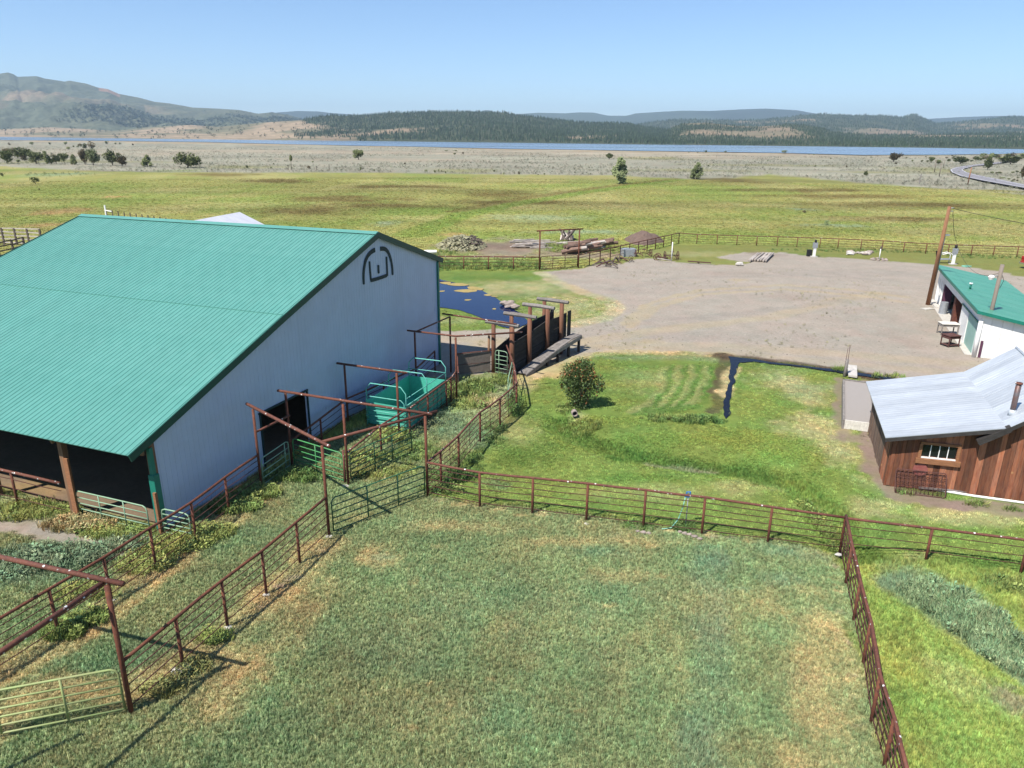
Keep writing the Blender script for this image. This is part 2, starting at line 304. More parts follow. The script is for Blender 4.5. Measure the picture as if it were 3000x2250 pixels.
# gravel yard and drive
GR = [(1150, 968), (1430, 966), (1560, 955), (1690, 953), (1770, 934), (1806, 912), (1808, 895), (1790, 879), (1720, 858), (1640, 828), (1585, 797), (1694, 787), (1760, 773), (1800, 776), (1850, 762), (1900, 757), (1990, 768), (2160, 779), (2195, 770), (2100, 754), (2180, 740), (2290, 740), (2400, 752), (2570, 763), (2750, 776), (2850, 785), (2935, 797), (3000, 812), (3500, 850), (3500, 1190), (2700, 1118), (2600, 1105), (2480, 1081), (2270, 1056), (2120, 1039), (1950, 1034), (1740, 1029), (1690, 1050), (1560, 1110), (1500, 1090), (1430, 1095), (1285, 1110), (1150, 1200)]
Z(GR, 'gravel', 0, .25, .7, 1, .8)
for e in [(1850, 850, 90, 12, 'graveld', .5), (2360, 870, 160, 14, 'dirt', .25), (2120, 800, 160, 8, 'dirt', .3), (2060, 935, 120, 12, 'graveld', .45), (2650, 1000, 60, 30, 'dirt', .3), (2160, 820, 40, 5, 'hay', .4), (2500, 800, 300, 14, 'graveld', .5), (2200, 990, 500, 20, 'graveld', .35), (2000, 1050, 400, 10, 'graveld', .3), (2600, 950, 200, 60, 'graveld', .3), (1900, 1000, 60, 8, 'hay', .35), (1650, 800, 60, 8, 'dirt', .5), (2240, 745, 70, 9, 'dirt', .6)]: E(*e[:5], 0, e[5])
Lp([(2650, 870), (2500, 850), (2300, 835), (2050, 850), (1900, 890), (1830, 950)], .2, 'hay', 0, .35, .35); Lp([(2650, 885), (2500, 864), (2300, 848), (2060, 862), (1920, 900), (1850, 960)], .2, 'hay', 0, .35, .35); Lp([(2600, 820), (2300, 805), (2000, 815), (1800, 850)], .3, 'graveld', 0, .4, .6)
Lp([(2580, 860), (2450, 880), (2250, 930), (2000, 960), (1700, 1000), (1400, 1010)], .4, 'hay', 0, .28, .7)
Lp([(2480, 880), (2200, 915), (1900, 940)], .3, 'graveld', 0, .5, .5)
Lp([(2950, 1075), (2500, 1040), (2100, 1012), (1700, 1010), (1290, 990)], .4, 'hay', 0, .22, .8)
Lp([(2950, 1105), (2500, 1068), (2100, 1030), (1760, 1020)], .35, 'hay', 0, .2, .6)
for p in ([(1585, 799), (1640, 830), (1720, 860), (1790, 881), (1806, 897), (1804, 912), (1770, 933), (1690, 951), (1560, 955)],): Lp(p, .5, 'rimdry', .05, .8, .5)
Lp([(1480, 1125), (1560, 1105), (1640, 1070), (1720, 1040), (1800, 1031), (2130, 1040)], .35, 'hay', .05, .7, .4)
# lawn tones south of the drive
for e in [(2350, 1150, 110, 70, .8), (2400, 1260, 130, 60, .8), (2480, 1330, 90, 50, .75), (2300, 1120, 90, 40, .6), (1500, 1270, 90, 60, .4), (1900, 1120, 120, 40, .3), (2600, 1480, 200, 30, .6), (2850, 1510, 250, 30, .7), (1950, 1440, 300, 30, .3), (2200, 1420, 160, 25, .35), (2560, 1420, 60, 40, .35)]: E(*e[:4], 'dry', .05, e[4], .6, 1)
for e in [(1750, 1225, 120, 22), (2080, 1290, 380, 28), (2280, 1330, 170, 25), (1960, 1060, 150, 15), (1700, 1290, 90, 30), (2060, 1180, 60, 60), (1650, 1230, 80, 30), (2050, 1230, 120, 12)]: E(*e, 'bright', .1, .55, .6, 1)
for e in [(1560, 1330, 120, 40), (1900, 1400, 200, 15), (2380, 1390, 80, 20), (1500, 1340, 60, 50)]: E(*e, 'lawnd', .08, .4, .6, 1)
SWALE = [(1640, 1235), (1720, 1285), (1850, 1325), (2000, 1350), (2180, 1370), (2330, 1410), (2420, 1480), (2470, 1570), (2600, 1690), (2900, 1880), (3300, 2100)]
Lp(SWALE, .4, 'lawnd', .22, .75, .7); Lp(SWALE[5:8], .25, 'bright', .35, .7, .5); Lp([(1900, 1345), (2080, 1362)], .15, 'dirt', .05, .5, .4)  # shading of the swale put into the colour, with greener, taller grass
for k in range(4): Lp([(2085-k*42, 1075), (2075-k*42, 1140), (2040-k*40, 1190), (1950-k*30, 1215)], .14, 'lawnd', .05, .75, .25); Lp([(2067-k*42, 1075), (2056-k*42, 1140), (2020-k*40, 1185), (1930-k*30, 1208)], .14, 'dry', .05, .3, .25)
E(1600, 1090, 110, 22, 'hay', .02, .75, .5, .7); E(1540, 1130, 40, 30, 'dry', .03, .8); E(1690, 1215, 30, 14, 'dry', .03, .6)
Lp([(2540, 1120), (2560, 1270), (2570, 1380), (2620, 1450), (2800, 1475), (3100, 1505)], .3, 'dirt', 0, .85, .4); E(2500, 1285, 60, 14, 'dirt', 0, .8, .5, .5); Lp([(2460, 1110), (2462, 1270)], .12, 'dirt', 0, .7, .3)
# ditch banks
Lp([(2122, 1050), (2118, 1095), (2106, 1150), (2092, 1205)], .22, 'mud', .02, .7, .3); Lp([(2150, 1075), (2140, 1110), (2125, 1160)], .2, 'hay', .05, .8, .3); Lp([(2110, 1043), (2300, 1062), (2480, 1090), (2640, 1118)], .5, 'mud', .05, .85, .35)
E(1990, 1225, 110, 10, 'lawnd', .3, .8)
# paddock
Z([(-1500, 1500), (200, 1450), (470, 1565), (900, 1330), (1200, 1180), (1290, 1110), (1345, 1098), (1440, 1096), (1500, 1120), (1515, 1200), (1256, 1456), (2458, 1612), (2480, 1720), (2530, 1960), (2592, 2250), (2700, 2700), (-4000, 2700)], 'past', .12, .25, .25)
for e in [(1100, 1900, 450, 120, .7), (1400, 2100, 400, 120, .6), (1500, 1750, 350, 80, .5), (750, 2120, 220, 90, .5), (300, 1960, 250, 60, .6), (430, 1900, 130, 50, .5), (1000, 1470, 120, 25, .5), (760, 1560, 130, 40, .6), (1900, 1750, 250, 70, .4), (1750, 1900, 120, 200, .45), (230, 1650, 200, 60, .6), (1250, 1540, 120, 20, .5)]: E(*e[:4], 'pastg', .14, e[4], .7, 1)
for e in [(2100, 1650, 90, 35, .9), (2300, 1620, 110, 25, .8), (2290, 1700, 70, 25, .7), (2080, 1850, 70, 50, .6), (2050, 2180, 60, 90, .7), (1460, 1420, 60, 25, .5), (1750, 1620, 120, 20, .5), (2370, 1990, 80, 40, .4), (1330, 1250, 70, 45, .6), (1170, 1330, 60, 30, .4), (150, 1680, 160, 50, .8), (330, 1480, 80, 16, .6), (350, 1600, 60, 16, .5)]: E(*e[:4], 'teal', .16, e[4], .6, 1)
for e in [(1100, 1640, 110, 45, .8), (880, 1760, 90, 60, .5), (700, 1950, 110, 70, .6), (660, 2050, 120, 80, .55), (1350, 1545, 260, 20, .6), (1800, 1590, 300, 18, .6), (1820, 1690, 120, 25, .6), (2440, 1850, 60, 130, .75), (2420, 2100, 110, 120, .75), (2350, 2230, 150, 60, .6), (540, 2120, 150, 60, .45), (1320, 1480, 60, 12, .5), (960, 2170, 60, 30, .35), (1050, 1520, 120, 14, .5), (1200, 2140, 60, 15, .4), (1990, 1950, 40, 140, .3), (2250, 1790, 60, 40, .4)]: E(*e[:4], 'rtan', .06, e[4], .7, 1)
E(620, 2000, 190, 110, 'rtan', .07, .6, .8, 1); E(2430, 2000, 110, 260, 'rtan', .07, .55, .8, 1); E(430, 2190, 220, 60, 'rtan', .08, .4, .8, 1); E(820, 1850, 110, 120, 'rtan', .08, .45, .8, 1); Lp([(2080, 1620), (2085, 1850), (2075, 2000), (2040, 2250)], .3, 'teal', .14, .45, .5)
Lp([(-100, 2210), (150, 2010), (372, 2030), (560, 1930), (700, 1830), (960, 1600)], .35, 'rtan', .05, .65, .5)
Lp([(-150, 2060), (180, 1880), (330, 1770), (460, 1670), (580, 1590), (680, 1510), (760, 1440)], .4, 'tan', .08, .75, .5)
E(440, 1560, 110, 30, 'yellow', .2, .7); E(150, 1500, 200, 25, 'yellow', .2, .6); E(60, 1470, 120, 20, 'tan', .1, .7); E(280, 1740, 80, 30, 'lime', .15, .5)
Lp([(-60, 1520), (150, 1550), (300, 1590), (440, 1620)], .35, 'graveld', .01, .8, .4)
E(1110, 1340, 110, 22, 'lime', .3, .7); E(1060, 1380, 50, 15, 'yellow', .2, .6); E(1340, 1180, 70, 25, 'lime', .3, .6); E(1430, 1160, 45, 24, 'hay', .1, .7); E(1450, 1085, 30, 14, 'dirt', 0, .7)
E(1120, 1400, 60, 20, 'hay', .1, .5); E(1240, 1310, 60, 30, 'lawnd', .2, .4); E(1400, 1290, 50, 50, 'teal', .15, .5)
for k in range(46):
    px_, py_ = random.uniform(520, 2440), random.uniform(1530, 2240)
    if px_ < 960-(py_-1570)*1.1: continue
    E(px_, py_, random.uniform(12, 40), random.uniform(6, 18), random.choice(['rtan', 'rtan', 'dry', 'teal', 'pastg']), .05, random.uniform(.25, .6), .5, 1)
for k in range(40):
    t_ = random.random(); px_, py_ = [(386+578*t_, 2090-520*t_+18), (1253+1205*t_, 1470+150*t_), (2440+90*t_, 1640+580*t_)][k % 3]
    E(px_+random.uniform(-10, 10), py_+random.uniform(-6, 8), random.uniform(12, 34), random.uniform(5, 10), random.choice(['dirt', 'rtan', 'hay']), .02, random.uniform(.3, .7), .5, 1)
# lime grass on the right
Z([(2475, 1620), (2700, 1655), (3000, 1690), (4000, 1800), (4000, 2700), (2720, 2700), (2620, 2250), (2560, 1990), (2500, 1740)], 'lime', .16, .25, .25)
for e in [(2600, 1680, 60, 25, 'dry', .6), (2680, 1630, 60, 15, 'dry', .4), (2960, 2060, 60, 60, 'dirt', .6), (2800, 2000, 90, 90, 'dry', .35), (2880, 1650, 200, 20, 'lawnd', .5), (2600, 1800, 40, 60, 'bright', .6), (2500, 1680, 30, 60, 'bright', .6), (2520, 1900, 20, 90, 'lawn', .6), (2700, 2200, 120, 40, 'olive', .4), (2620, 2060, 40, 60, 'bright', .5)]: E(*e[:5], .15, e[5], .6, 1)
Lp([(2660, 1695), (2780, 1755), (2900, 1850), (3100, 1990)], .5, 'teal', .2, .8, .7); E(2930, 1790, 60, 20, 'yellow', .2, .3)
# barn floor, garage floor
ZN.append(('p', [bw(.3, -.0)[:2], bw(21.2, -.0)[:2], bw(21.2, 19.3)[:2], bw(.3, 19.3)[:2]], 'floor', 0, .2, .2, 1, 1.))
E(90, 1430, 140, 30, 'orange', .02, .6, .5, .5)
for k, pa in K.items(): K[k] = np.array(pa)
def zones(X, Y):
    n = X.shape[0]; C = np.tile(K['mead'], (n, 1)); H = np.full(n, .3)
    r = np.hypot(X, Y)
    w1 = fbm(X*.11, Y*.11, 5, 4)-.5; w2 = fbm(X*.11+40, Y*.11, 9, 4)-.5
    s1 = fbm(X*.9, Y*.9, 15, 4)-.5; s2 = fbm(X*.9+40, Y*.9, 19, 4)-.5
    # broad natural mottling of the meadow
    m = fbm(X*.05, Y*.02, 31, 5)
    C = C + (K['straw']-C)*(sstep(.46, .68, m)*.55)[:, None]; m = fbm(X*.06+9, Y*.03+70, 37, 5)
    C = C + (K['bright']-C)*(sstep(.5, .7, m)*.6)[:, None]
    for z in ZN:
        if z[0] == 'p':
            _, P, col, g, soft, warp, op, ws = z; P = np.array(P); mg = soft*3+warp*3+1
            k = (X > P[:, 0].min()-mg) & (X < P[:, 0].max()+mg) & (Y > P[:, 1].min()-mg) & (Y < P[:, 1].max()+mg)
            if not k.any(): continue
            a1, a2 = (w1, w2) if warp >= 2 else (s1, s2)
            d = sdist(P, X[k]+a1[k]*warp*2, Y[k]+a2[k]*warp*2); f = sstep(-soft*.5, soft*.5, d)*op
        elif z[0] == 'e':
            _, (cx, cy, rx, ry), col, g, soft, warp, op, ws = z
            k = (abs(X-cx) < rx*1.8) & (abs(Y-cy) < ry*1.8)
            if not k.any(): continue
            sc = 3.2/max(rx, ry, .1); nz = fbm(X[k]*sc*1.1, Y[k]*sc*.9, int(cx*7+cy*3) & 1023, 5)-.5
            nz2 = fbm(X[k]*1.3, Y[k]*1.3, 77, 4)-.5
            d = 1-np.hypot((X[k]-cx)/rx, (Y[k]-cy)/ry)+nz*1.25+nz2*(1.0 if ry < 6 else .1); f = sstep(-.25, .3+soft, d)*op
        else:
            _, P, wd, col, g, op, soft = z; P = np.array(P)
            mg = wd+soft+2; k = (X > P[:, 0].min()-mg) & (X < P[:, 0].max()+mg) & (Y > P[:, 1].min()-mg) & (Y < P[:, 1].max()+mg)
            if not k.any(): continue
            x, y = X[k]+s1[k]*.9, Y[k]+s2[k]*.9; d = np.full(x.shape, 1e9)
            for i in range(len(P)-1):
                a = P[i]; e = P[i+1]-a; t = np.clip(((x-a[0])*e[0]+(y-a[1])*e[1])/(e@e), 0, 1)
                d = np.minimum(d, np.hypot(x-a[0]-e[0]*t, y-a[1]-e[1]*t))
            f = (1-sstep(wd, wd+soft, d))*op*(.75+.5*np.clip(s1[k]*2+.5, 0, 1)); f = np.clip(f, 0, 1)
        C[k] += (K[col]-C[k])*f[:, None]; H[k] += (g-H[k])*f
    # fine mottling everywhere
    q = fbm(X*.45, Y*.45, 51, 4)-.5; q2 = fbm(X*2.3, Y*2.3, 57, 4)-.5; q3 = fbm(X*.03, Y*.05, 61, 4)-.5
    amp = np.where(H > .02, 1., .3)*(1-.65*sstep(50, 110, r))
    C = C*(1+(q*.32+q2*.38+q3*.25)*amp)[:, None]
    C[:, 0] *= 1+(fbm(X*.7+5, Y*.7, 71, 3)-.5)*.5*amp
    st = fbm(X*.02+5, Y*.11, 91, 5)-.5; C = C*(1+st*.75*(sstep(60, 90, r)*(H > .1)))[:, None]
    return np.clip(C, .01, .8), np.clip(H, 0, 1)
SW = np.array([g2(*p) for p in SWALE])
def relief(X, Y):
    h = np.zeros(X.shape); k = (X > -2) & (X < 30) & (Y > 10) & (Y < 40)
    if k.any():
        d = np.full(k.sum(), 1e9); x = X[k]; y = Y[k]
        for i in range(len(SW)-1):
            a = SW[i]; e = SW[i+1]-a; t = np.clip(((x-a[0])*e[0]+(y-a[1])*e[1])/(e@e), 0, 1)
            d = np.minimum(d, np.hypot(x-a[0]-e[0]*t, y-a[1]-e[1]*t))
        h[k] -= .42*np.exp(-(d/.95)**2)
    r = np.hypot(X, Y)
    h += (fbm(X*.5, Y*.5, 3, 3)-.5)*.10*sstep(8, 14, r)*(1-sstep(45, 60, r))*0.6
    h += (fbm(X*.02, Y*.02, 8, 3)-.5)*.8*sstep(110, 180, r)
    return h
# ---------------------------------------------------------------- ground sheet: a fan of quads, finer near, out past the horizon
ang = np.radians(np.concatenate([np.linspace(-180, -52, 14)[:-1], np.linspace(-52, 52, 760), np.linspace(52, 180, 14)[1:]]))
dep = np.radians(np.concatenate([np.linspace(80, 40, 14)[:-1], np.linspace(40, .9, 560), np.geomspace(.88, .05, 24)]))
rr = CH/np.tan(dep); A, R = np.meshgrid(ang, rr); GX = (R*np.sin(A)).ravel(); GY = (R*np.cos(A)).ravel()
gC, gH = zones(GX, GY); GZ = relief(GX, GY)
# bare flat places stay flat
GZ = np.where(gH < .02, GZ*.25, GZ)
na, nr = len(ang), len(rr)
idx = np.arange(na*nr).reshape(nr, na)
q = np.stack([idx[:-1, :-1], idx[1:, :-1], idx[1:, 1:], idx[:-1, 1:]], -1).reshape(-1, 4)
me = bpy.data.meshes.new('ground'); me.vertices.add(na*nr); me.vertices.foreach_set('co', np.stack([GX, GY, GZ], -1).ravel())
me.loops.add(q.size); me.loops.foreach_set('vertex_index', q.ravel().astype(np.int32))
me.polygons.add(len(q)); me.polygons.foreach_set('loop_start', np.arange(0, q.size, 4, dtype=np.int32)); me.polygons.foreach_set('loop_total', np.full(len(q), 4, np.int32))
me.update(calc_edges=True); ca = me.color_attributes.new('gcol', 'FLOAT_COLOR', 'POINT'); ca.data.foreach_set('color', np.concatenate([gC, np.ones((len(gC), 1))], 1).ravel())
gm = M('ground_cover', (1, 1, 1), .95, vc=('gcol', 'GEOMETRY'), var=[((.8, .8, .78), .6, .5), ((.74, .75, .72), 5, .6), ((.62, .63, .6), 34, .6)], bump=.6, bscale=26, coord='Object', spec=.1, thr=(.38, .62), wet=.04)
me.materials.append(gm); ground = link(bpy.data.objects.new('ground', me)); ground['kind'] = 'structure'
bot = MB(); 
# ---------------------------------------------------------------- flat sheets of water and road
def refine(P, step, amp, seed, freq=.5):
    P = [np.array(p[:2], float) for p in P]; o = []
    for i, a in enumerate(P):
        b = P[(i+1) % len(P)]; n = max(1, int(np.hypot(*(b-a))/step))
        for k in range(n): o.append(a+(b-a)*k/n)
    o = np.array(o); nx = fbm(o[:, 0]*freq, o[:, 1]*freq, seed, 3)-.5; ny = fbm(o[:, 0]*freq+50, o[:, 1]*freq, seed, 3)-.5
    return o+np.stack([nx, ny], -1)*amp
def sheet(name, P, z, mat, kind='structure', parent=None):
    import mathutils
    V = [(p[0], p[1], z) for p in P]; tris = mathutils.geometry.tessellate_polygon([[Vector(v) for v in V]])
    tris = [t if ((V[t[1]][0]-V[t[0]][0])*(V[t[2]][1]-V[t[0]][1])-(V[t[1]][1]-V[t[0]][1])*(V[t[2]][0]-V[t[0]][0])) > 0 else t[::-1] for t in tris]
    o = meshobj(name, V, tris, mat, parent)
    if kind: o['kind'] = kind
    return o
wp = water('pond_water', (.003, .010, .05), .03, 1.2, .004)
wl = water('lake_water', (.15, .20, .27), .3, .08, .35, ((.10, .14, .19), .1))
wd_ = water('ditch_water', (.008, .01, .018), .08, 3., .01)
POND = [g2(*p) for p in [(1180, 815), (1283, 818), (1330, 829), (1370, 838), (1405, 850), (1440, 867), (1470, 885), (1500, 905), (1535, 925), (1548, 948), (1520, 962), (1490, 962), (1455, 953), (1420, 938), (1380, 920), (1340, 908), (1283, 901), (1180, 905)]]
sheet('pond', refine(POND, .3, .35, 4, .9), .05, wp)
DW = [g2(*p) for p in [(2138, 1046), (2215, 1057), (2300, 1068), (2470, 1088), (2640, 1113), (2640, 1119), (2470, 1097), (2330, 1075), (2205, 1062), (2164, 1064), (2156, 1090), (2145, 1130), (2140, 1180), (2132, 1222), (2126, 1230), (2116, 1215), (2130, 1140), (2138, 1080)]]
sheet('ditch_water', refine(DW, .3, .35, 6, 1.2), .06, wd_)
def lakepts(): 
    N_ = [(-1400, 400), (0, 411), (300, 413), (600, 417), (1000, 427), (1250, 431), (1480, 437), (1700, 440), (2000, 445), (2270, 449), (2540, 456), (2770, 455), (3000, 450), (3500, 452), (3900, 450)]
    F_ = [(3900, 447), (3500, 442), (3000, 438), (2814, 432), (2542, 427), (2000, 422), (1678, 417), (1316, 415), (1000, 413), (600, 409), (0, 401.5), (-1400, 390)]
    return [g2(*p) for p in N_+F_]
sheet('lake', refine(lakepts(), 40, 26, 9, .012), .45, wl)
for px, py, rx, ry in ((1306, 831, 18, 4), (1343, 836, 30, 4), (1392, 847, 26, 5), (1362, 854, 30, 4), (1425, 866, 9, 2.5), (1443, 870, 10, 2.5), (1371, 880, 8, 2), (1290, 855, 10, 2), (1450, 908, 4, 2)):
    c = g2(px, py); ax = abs(g2(px+rx, py)[0]-c[0]); ay = abs(g2(px, py-ry)[1]-g2(px, py+ry)[1])/2
    o = sheet('algae_mat', refine([c+[ax*math.cos(k), ay*math.sin(k)] for k in np.linspace(0, 6.28, 15)[:-1]], .25, .9, int(px), .9), .06+.004*(px % 3), M('algae', (.36, .27, .10), .9, var=(.26, .2, .07), scale=2), 'stuff')
RD = [(3300, 632), (3000, 556), (2881, 534), (2814, 520), (2787, 508), (2782, 500), (2796, 494), (2828, 488), (2880, 482), (2905, 478), (2960, 476), (2930, 481), (2850, 490), (2822, 497), (2820, 501), (2832, 508), (2870, 518), (2920, 528), (3000, 545), (3300, 610)]
road = sheet('road', refine([g2(*p) for p in RD], 4, .3, 3, .1), .5, mt['asph'])
for P in ([(3300, 628), (3000, 553.5), (2881, 532), (2816, 518), (2790, 508), (2786, 500.5), (2799, 495), (2830, 489), (2900, 481)], [(3300, 613), (3000, 547), (2918, 530), (2868, 519.5), (2830, 509), (2818, 501.5), (2822, 497), (2850, 490)]):
    b_ = MB()
    Q = [g2(*p) for p in P]
    for i in range(len(Q)-1): b_.beam((*Q[i], .508), (*Q[i+1], .508), .16, .012)
    b_.build('road_line', mt['line'], road)
# ---------------------------------------------------------------- scattering of countless plants
def scatter(name, P, scl, src, col=None, label=None, tilt=.12, parent=None):
    n = len(P); me = bpy.data.meshes.new(name); me.vertices.add(n); me.vertices.foreach_set('co', np.asarray(P, float).ravel())
    a = me.attributes.new('scl', 'FLOAT_VECTOR', 'POINT'); s = np.asarray(scl, float)
    if s.ndim == 1: s = np.stack([s, s, s], -1)
    a.data.foreach_set('vector', s.ravel())
    a = me.attributes.new('rot', 'FLOAT_VECTOR', 'POINT')
    a.data.foreach_set('vector', np.stack([rng.normal(0, tilt, n), rng.normal(0, tilt, n), rng.uniform(0, 6.283, n)], -1).ravel())
    if col is not None:
        a = me.attributes.new('gcol', 'FLOAT_COLOR', 'POINT'); a.data.foreach_set('color', np.concatenate([np.clip(col, .005, .9), np.ones((n, 1))], 1).ravel())
    o = link(bpy.data.objects.new(name, me)); o['kind'] = 'stuff'
    if label: o['label'] = label
    g = bpy.data.node_groups.new(name, 'GeometryNodeTree')
    g.interface.new_socket('Geometry', in_out='INPUT', socket_type='NodeSocketGeometry'); g.interface.new_socket('Geometry', in_out='OUTPUT', socket_type='NodeSocketGeometry')
    i = g.nodes.new('NodeGroupInput'); u = g.nodes.new('NodeGroupOutput'); ip = g.nodes.new('GeometryNodeInstanceOnPoints'); oi = g.nodes.new('GeometryNodeObjectInfo')
    oi.inputs['Object'].default_value = src; oi.inputs['As Instance'].default_value = True
    def at(nm, ty):
        q = g.nodes.new('GeometryNodeInputNamedAttribute'); q.data_type = ty; q.inputs[0].default_value = nm; return q.outputs[0]
    L = g.links; L.new(i.outputs[0], ip.inputs['Points']); L.new(oi.outputs['Geometry'], ip.inputs['Instance'])
    L.new(at('rot', 'FLOAT_VECTOR'), ip.inputs['Rotation']); L.new(at('scl', 'FLOAT_VECTOR'), ip.inputs['Scale']); L.new(ip.outputs[0], u.inputs[0])
    md = o.modifiers.new('scatter', 'NODES'); md.node_group = g
    return o
def src_mesh(name, V, Fc, mat):
    me = bpy.data.meshes.new(name); me.from_pydata([tuple(map(float, v)) for v in V], [], [tuple(f) for f in Fc]); me.update(); me.materials.append(mat)
    return bpy.data.objects.new(name, me)          # never linked: only a source for instances
gi = M('grass_blade', (1, 1, 1), .75, vc=('gcol', 'INSTANCER'), objvar=.4, spec=.2)
def tuft(name, nb, rad, wd, bend, mat, hv=.4):
    V = []; Fc = []
    for k in range(nb):
        a = random.uniform(0, 6.28); r = rad*math.sqrt(random.random()); b = random.uniform(0, 6.28); h = random.uniform(1-hv, 1)
        x, y = r*math.cos(a), r*math.sin(a); w_ = wd*random.uniform(.6, 1.2); bx, by = bend*random.uniform(.2, 1)*math.cos(b), bend*random.uniform(.2, 1)*math.sin(b)
        px, py = -math.sin(b)*w_, math.cos(b)*w_; n = len(V)
        V += [(x-px, y-py, -.05), (x+px, y+py, -.05), (x+bx*.4+px*.8, y+by*.4+py*.8, h*.6), (x+bx*.4-px*.8, y+by*.4-py*.8, h*.6), (x+bx, y+by, h)]
        Fc += [(n, n+1, n+2, n+3), (n+3, n+2, n+4)]
    return src_mesh(name, V, Fc, mat)
def leafy(name, nb, mat, sz=.22):
    V = []; Fc = []
    for k in range(nb):
        a = random.uniform(0, 6.28); z = random.uniform(.08, 1); r = (.42*(1-z*.5))*math.sqrt(random.random())+.03
        c = np.array([r*math.cos(a), r*math.sin(a), z]); u_ = np.array([math.cos(a+random.uniform(-1, 1)), math.sin(a+random.uniform(-1, 1)), random.uniform(-.2, .9)]); u_ /= np.linalg.norm(u_)
        v_ = np.cross(u_, [0, 0, 1]); v_ /= np.linalg.norm(v_); s = sz*random.uniform(.6, 1.3); n = len(V)
        V += [c, c+u_*s*.5+v_*s*.3, c+u_*s, c+u_*s*.5-v_*s*.3]; Fc += [(n, n+1, n+2, n+3)]
    return src_mesh(name, V, Fc, mat)
T_lawn = tuft('grass_tuft', 16, .5, .045, .5, gi); T_past = tuft('pasture_tuft', 13, .42, .05, .35, gi)
T_tall = tuft('tall_grass_tuft', 16, .4, .03, .35, gi); T_weed = leafy('weed_plant', 34, gi)
T_sage = leafy('sage_plant', 40, gi, .3)
def field(n, r0, r1, a0=-.78, a1=.78, pw=1.):
    u_ = rng.random(n); r = (r0**pw+(r1**pw-r0**pw)*u_)**(1/pw); a = rng.uniform(a0, a1, n); X = r*np.sin(a); Y = r*np.cos(a); return X, Y
def inside_barn(X, Y):
    dx = X-BX0[0]; dy = Y-BX0[1]; a = dx*BU[0]+dy*BU[1]; v = dx*BV[0]+dy*BV[1]; return (a > .15) & (a < 21.5) & (v > -.02) & (v < 19.6)
CN = np.array([14.86, 26.33]); CU = np.array([math.cos(math.radians(-14.6)), math.sin(math.radians(-14.6))]); CVv = np.array([math.cos(math.radians(71)), math.sin(math.radians(71))])
def inside_cabin(X, Y):
    m = np.linalg.inv(np.array([CU, CVv]).T); a = m[0, 0]*(X-CN[0])+m[0, 1]*(Y-CN[1]); v = m[1, 0]*(X-CN[0])+m[1, 1]*(Y-CN[1]); return (a > -.05) & (a < 9) & (v > -.03) & (v < 7)
PD = np.array(POND); DD = np.array(DW)
def okgrass(X, Y):
    k = ~inside_barn(X, Y) & ~inside_cabin(X, Y)
    k &= sdist(PD, X, Y) < -.1; k &= sdist(DD, X, Y) < .12
    return k
def grass(name, X, Y, src, hmin, hmax, rs, label, hs=1., jit=.22, wide=None, br=1.4):
    k = okgrass(X, Y); X, Y = X[k], Y[k]; C, H = zones(X, Y); p = np.clip(H/.05, 0, 1)**2; k = (H > hmin) & (H < hmax) & (rng.random(len(X)) < p); X, Y, C, H = X[k], Y[k], C[k], H[k]
    C = C*rng.uniform(1-jit, 1+jit, (len(X), 1))*br; C[:, 0] *= rng.uniform(.85, 1.18, len(X))
    h = H*hs*rng.uniform(.55, 1.3, len(X)); wdt = (wide if wide else rs)*rng.uniform(.7, 1.3, len(X))
    Zv = relief(X, Y); return scatter(name, np.stack([X, Y, Zv], -1), np.stack([wdt, wdt, h], -1), src, C, label)
X, Y = field(260000, 12, 34, pw=1.2); grass('pasture_grass', X, Y, T_past, .055, .5, .105, 'short grey green pasture grass covering the near paddock and pens', hs=.95)
X, Y = field(90000, 20, 62, -.5, .78, pw=1.3); grass('lawn_grass', X, Y, T_lawn, .03, .058, .16, 'mown lawn grass round the pond, ditch and cabin', hs=1.1)
X, Y = field(120000, 30, 250, pw=.75); grass('meadow_grass', X, Y, T_tall, .1, .6, 1, 'tall yellow green meadow grass beyond the yard', hs=.55, wide=.6, jit=.08, br=1.15)
# loose stones and stray weeds on the gravel
X, Y = field(60000, 34, 90, -.2, .62, pw=1.4); C, H = zones(X, Y); gk = (H < .012) & (C[:, 0] > .2) & okgrass(X, Y); X, Y, C = X[gk], Y[gk], C[gk]; m_ = 1300
P8 = MB(); P8.box((0, 0, .3), (1, .8, .7)); T_peb = src_mesh('pebble', P8.v, P8.f, gi)
scatter('loose_stones', np.stack([X[:m_], Y[:m_], 0*X[:m_]], -1), rng.uniform(.02, .06, m_), T_peb, C[:m_]*rng.uniform(.4, 1.0, (m_, 1)), 'loose stones scattered on the gravel yard and drive', .5)
ed_ = (fbm(X[m_:]*.15, Y[m_:]*.15, 99, 3) > .6) & (rng.random(len(X)-m_) < .06); X3, Y3 = X[m_:][ed_], Y[m_:][ed_]; h3 = rng.uniform(.05, .16, len(X3))
scatter('stray_yard_weeds', np.stack([X3, Y3, 0*X3], -1), np.stack([h3*1.6, h3*1.6, h3], -1), T_weed, np.tile(K['olive'], (len(X3), 1))*rng.uniform(.6, 1.2, (len(X3), 1)), 'stray low weeds growing on the gravel yard')
# sagebrush on the flat, too many to count
X, Y = field(42000, 120, 900, pw=.6); C, H = zones(X, Y); lk = sdist(np.array(lakepts()), X, Y)
sg = (abs(H-.35) < .12) & (C[:, 2] > .13) & (lk < -8) & (fbm(X*.03, Y*.03, 81, 3) > .42); X, Y, C = X[sg], Y[sg], C[sg]
s_ = rng.uniform(.4, .95, len(X)); scatter('sagebrush', np.stack([X, Y, relief(X, Y)], -1), np.stack([s_*1.1, s_*1.1, s_*.7], -1), T_sage, C*rng.uniform(.6, 1.05, (len(X), 1))*np.array([.9, .97, .88]), 'grey green sagebrush dotted over the flat before the lake')
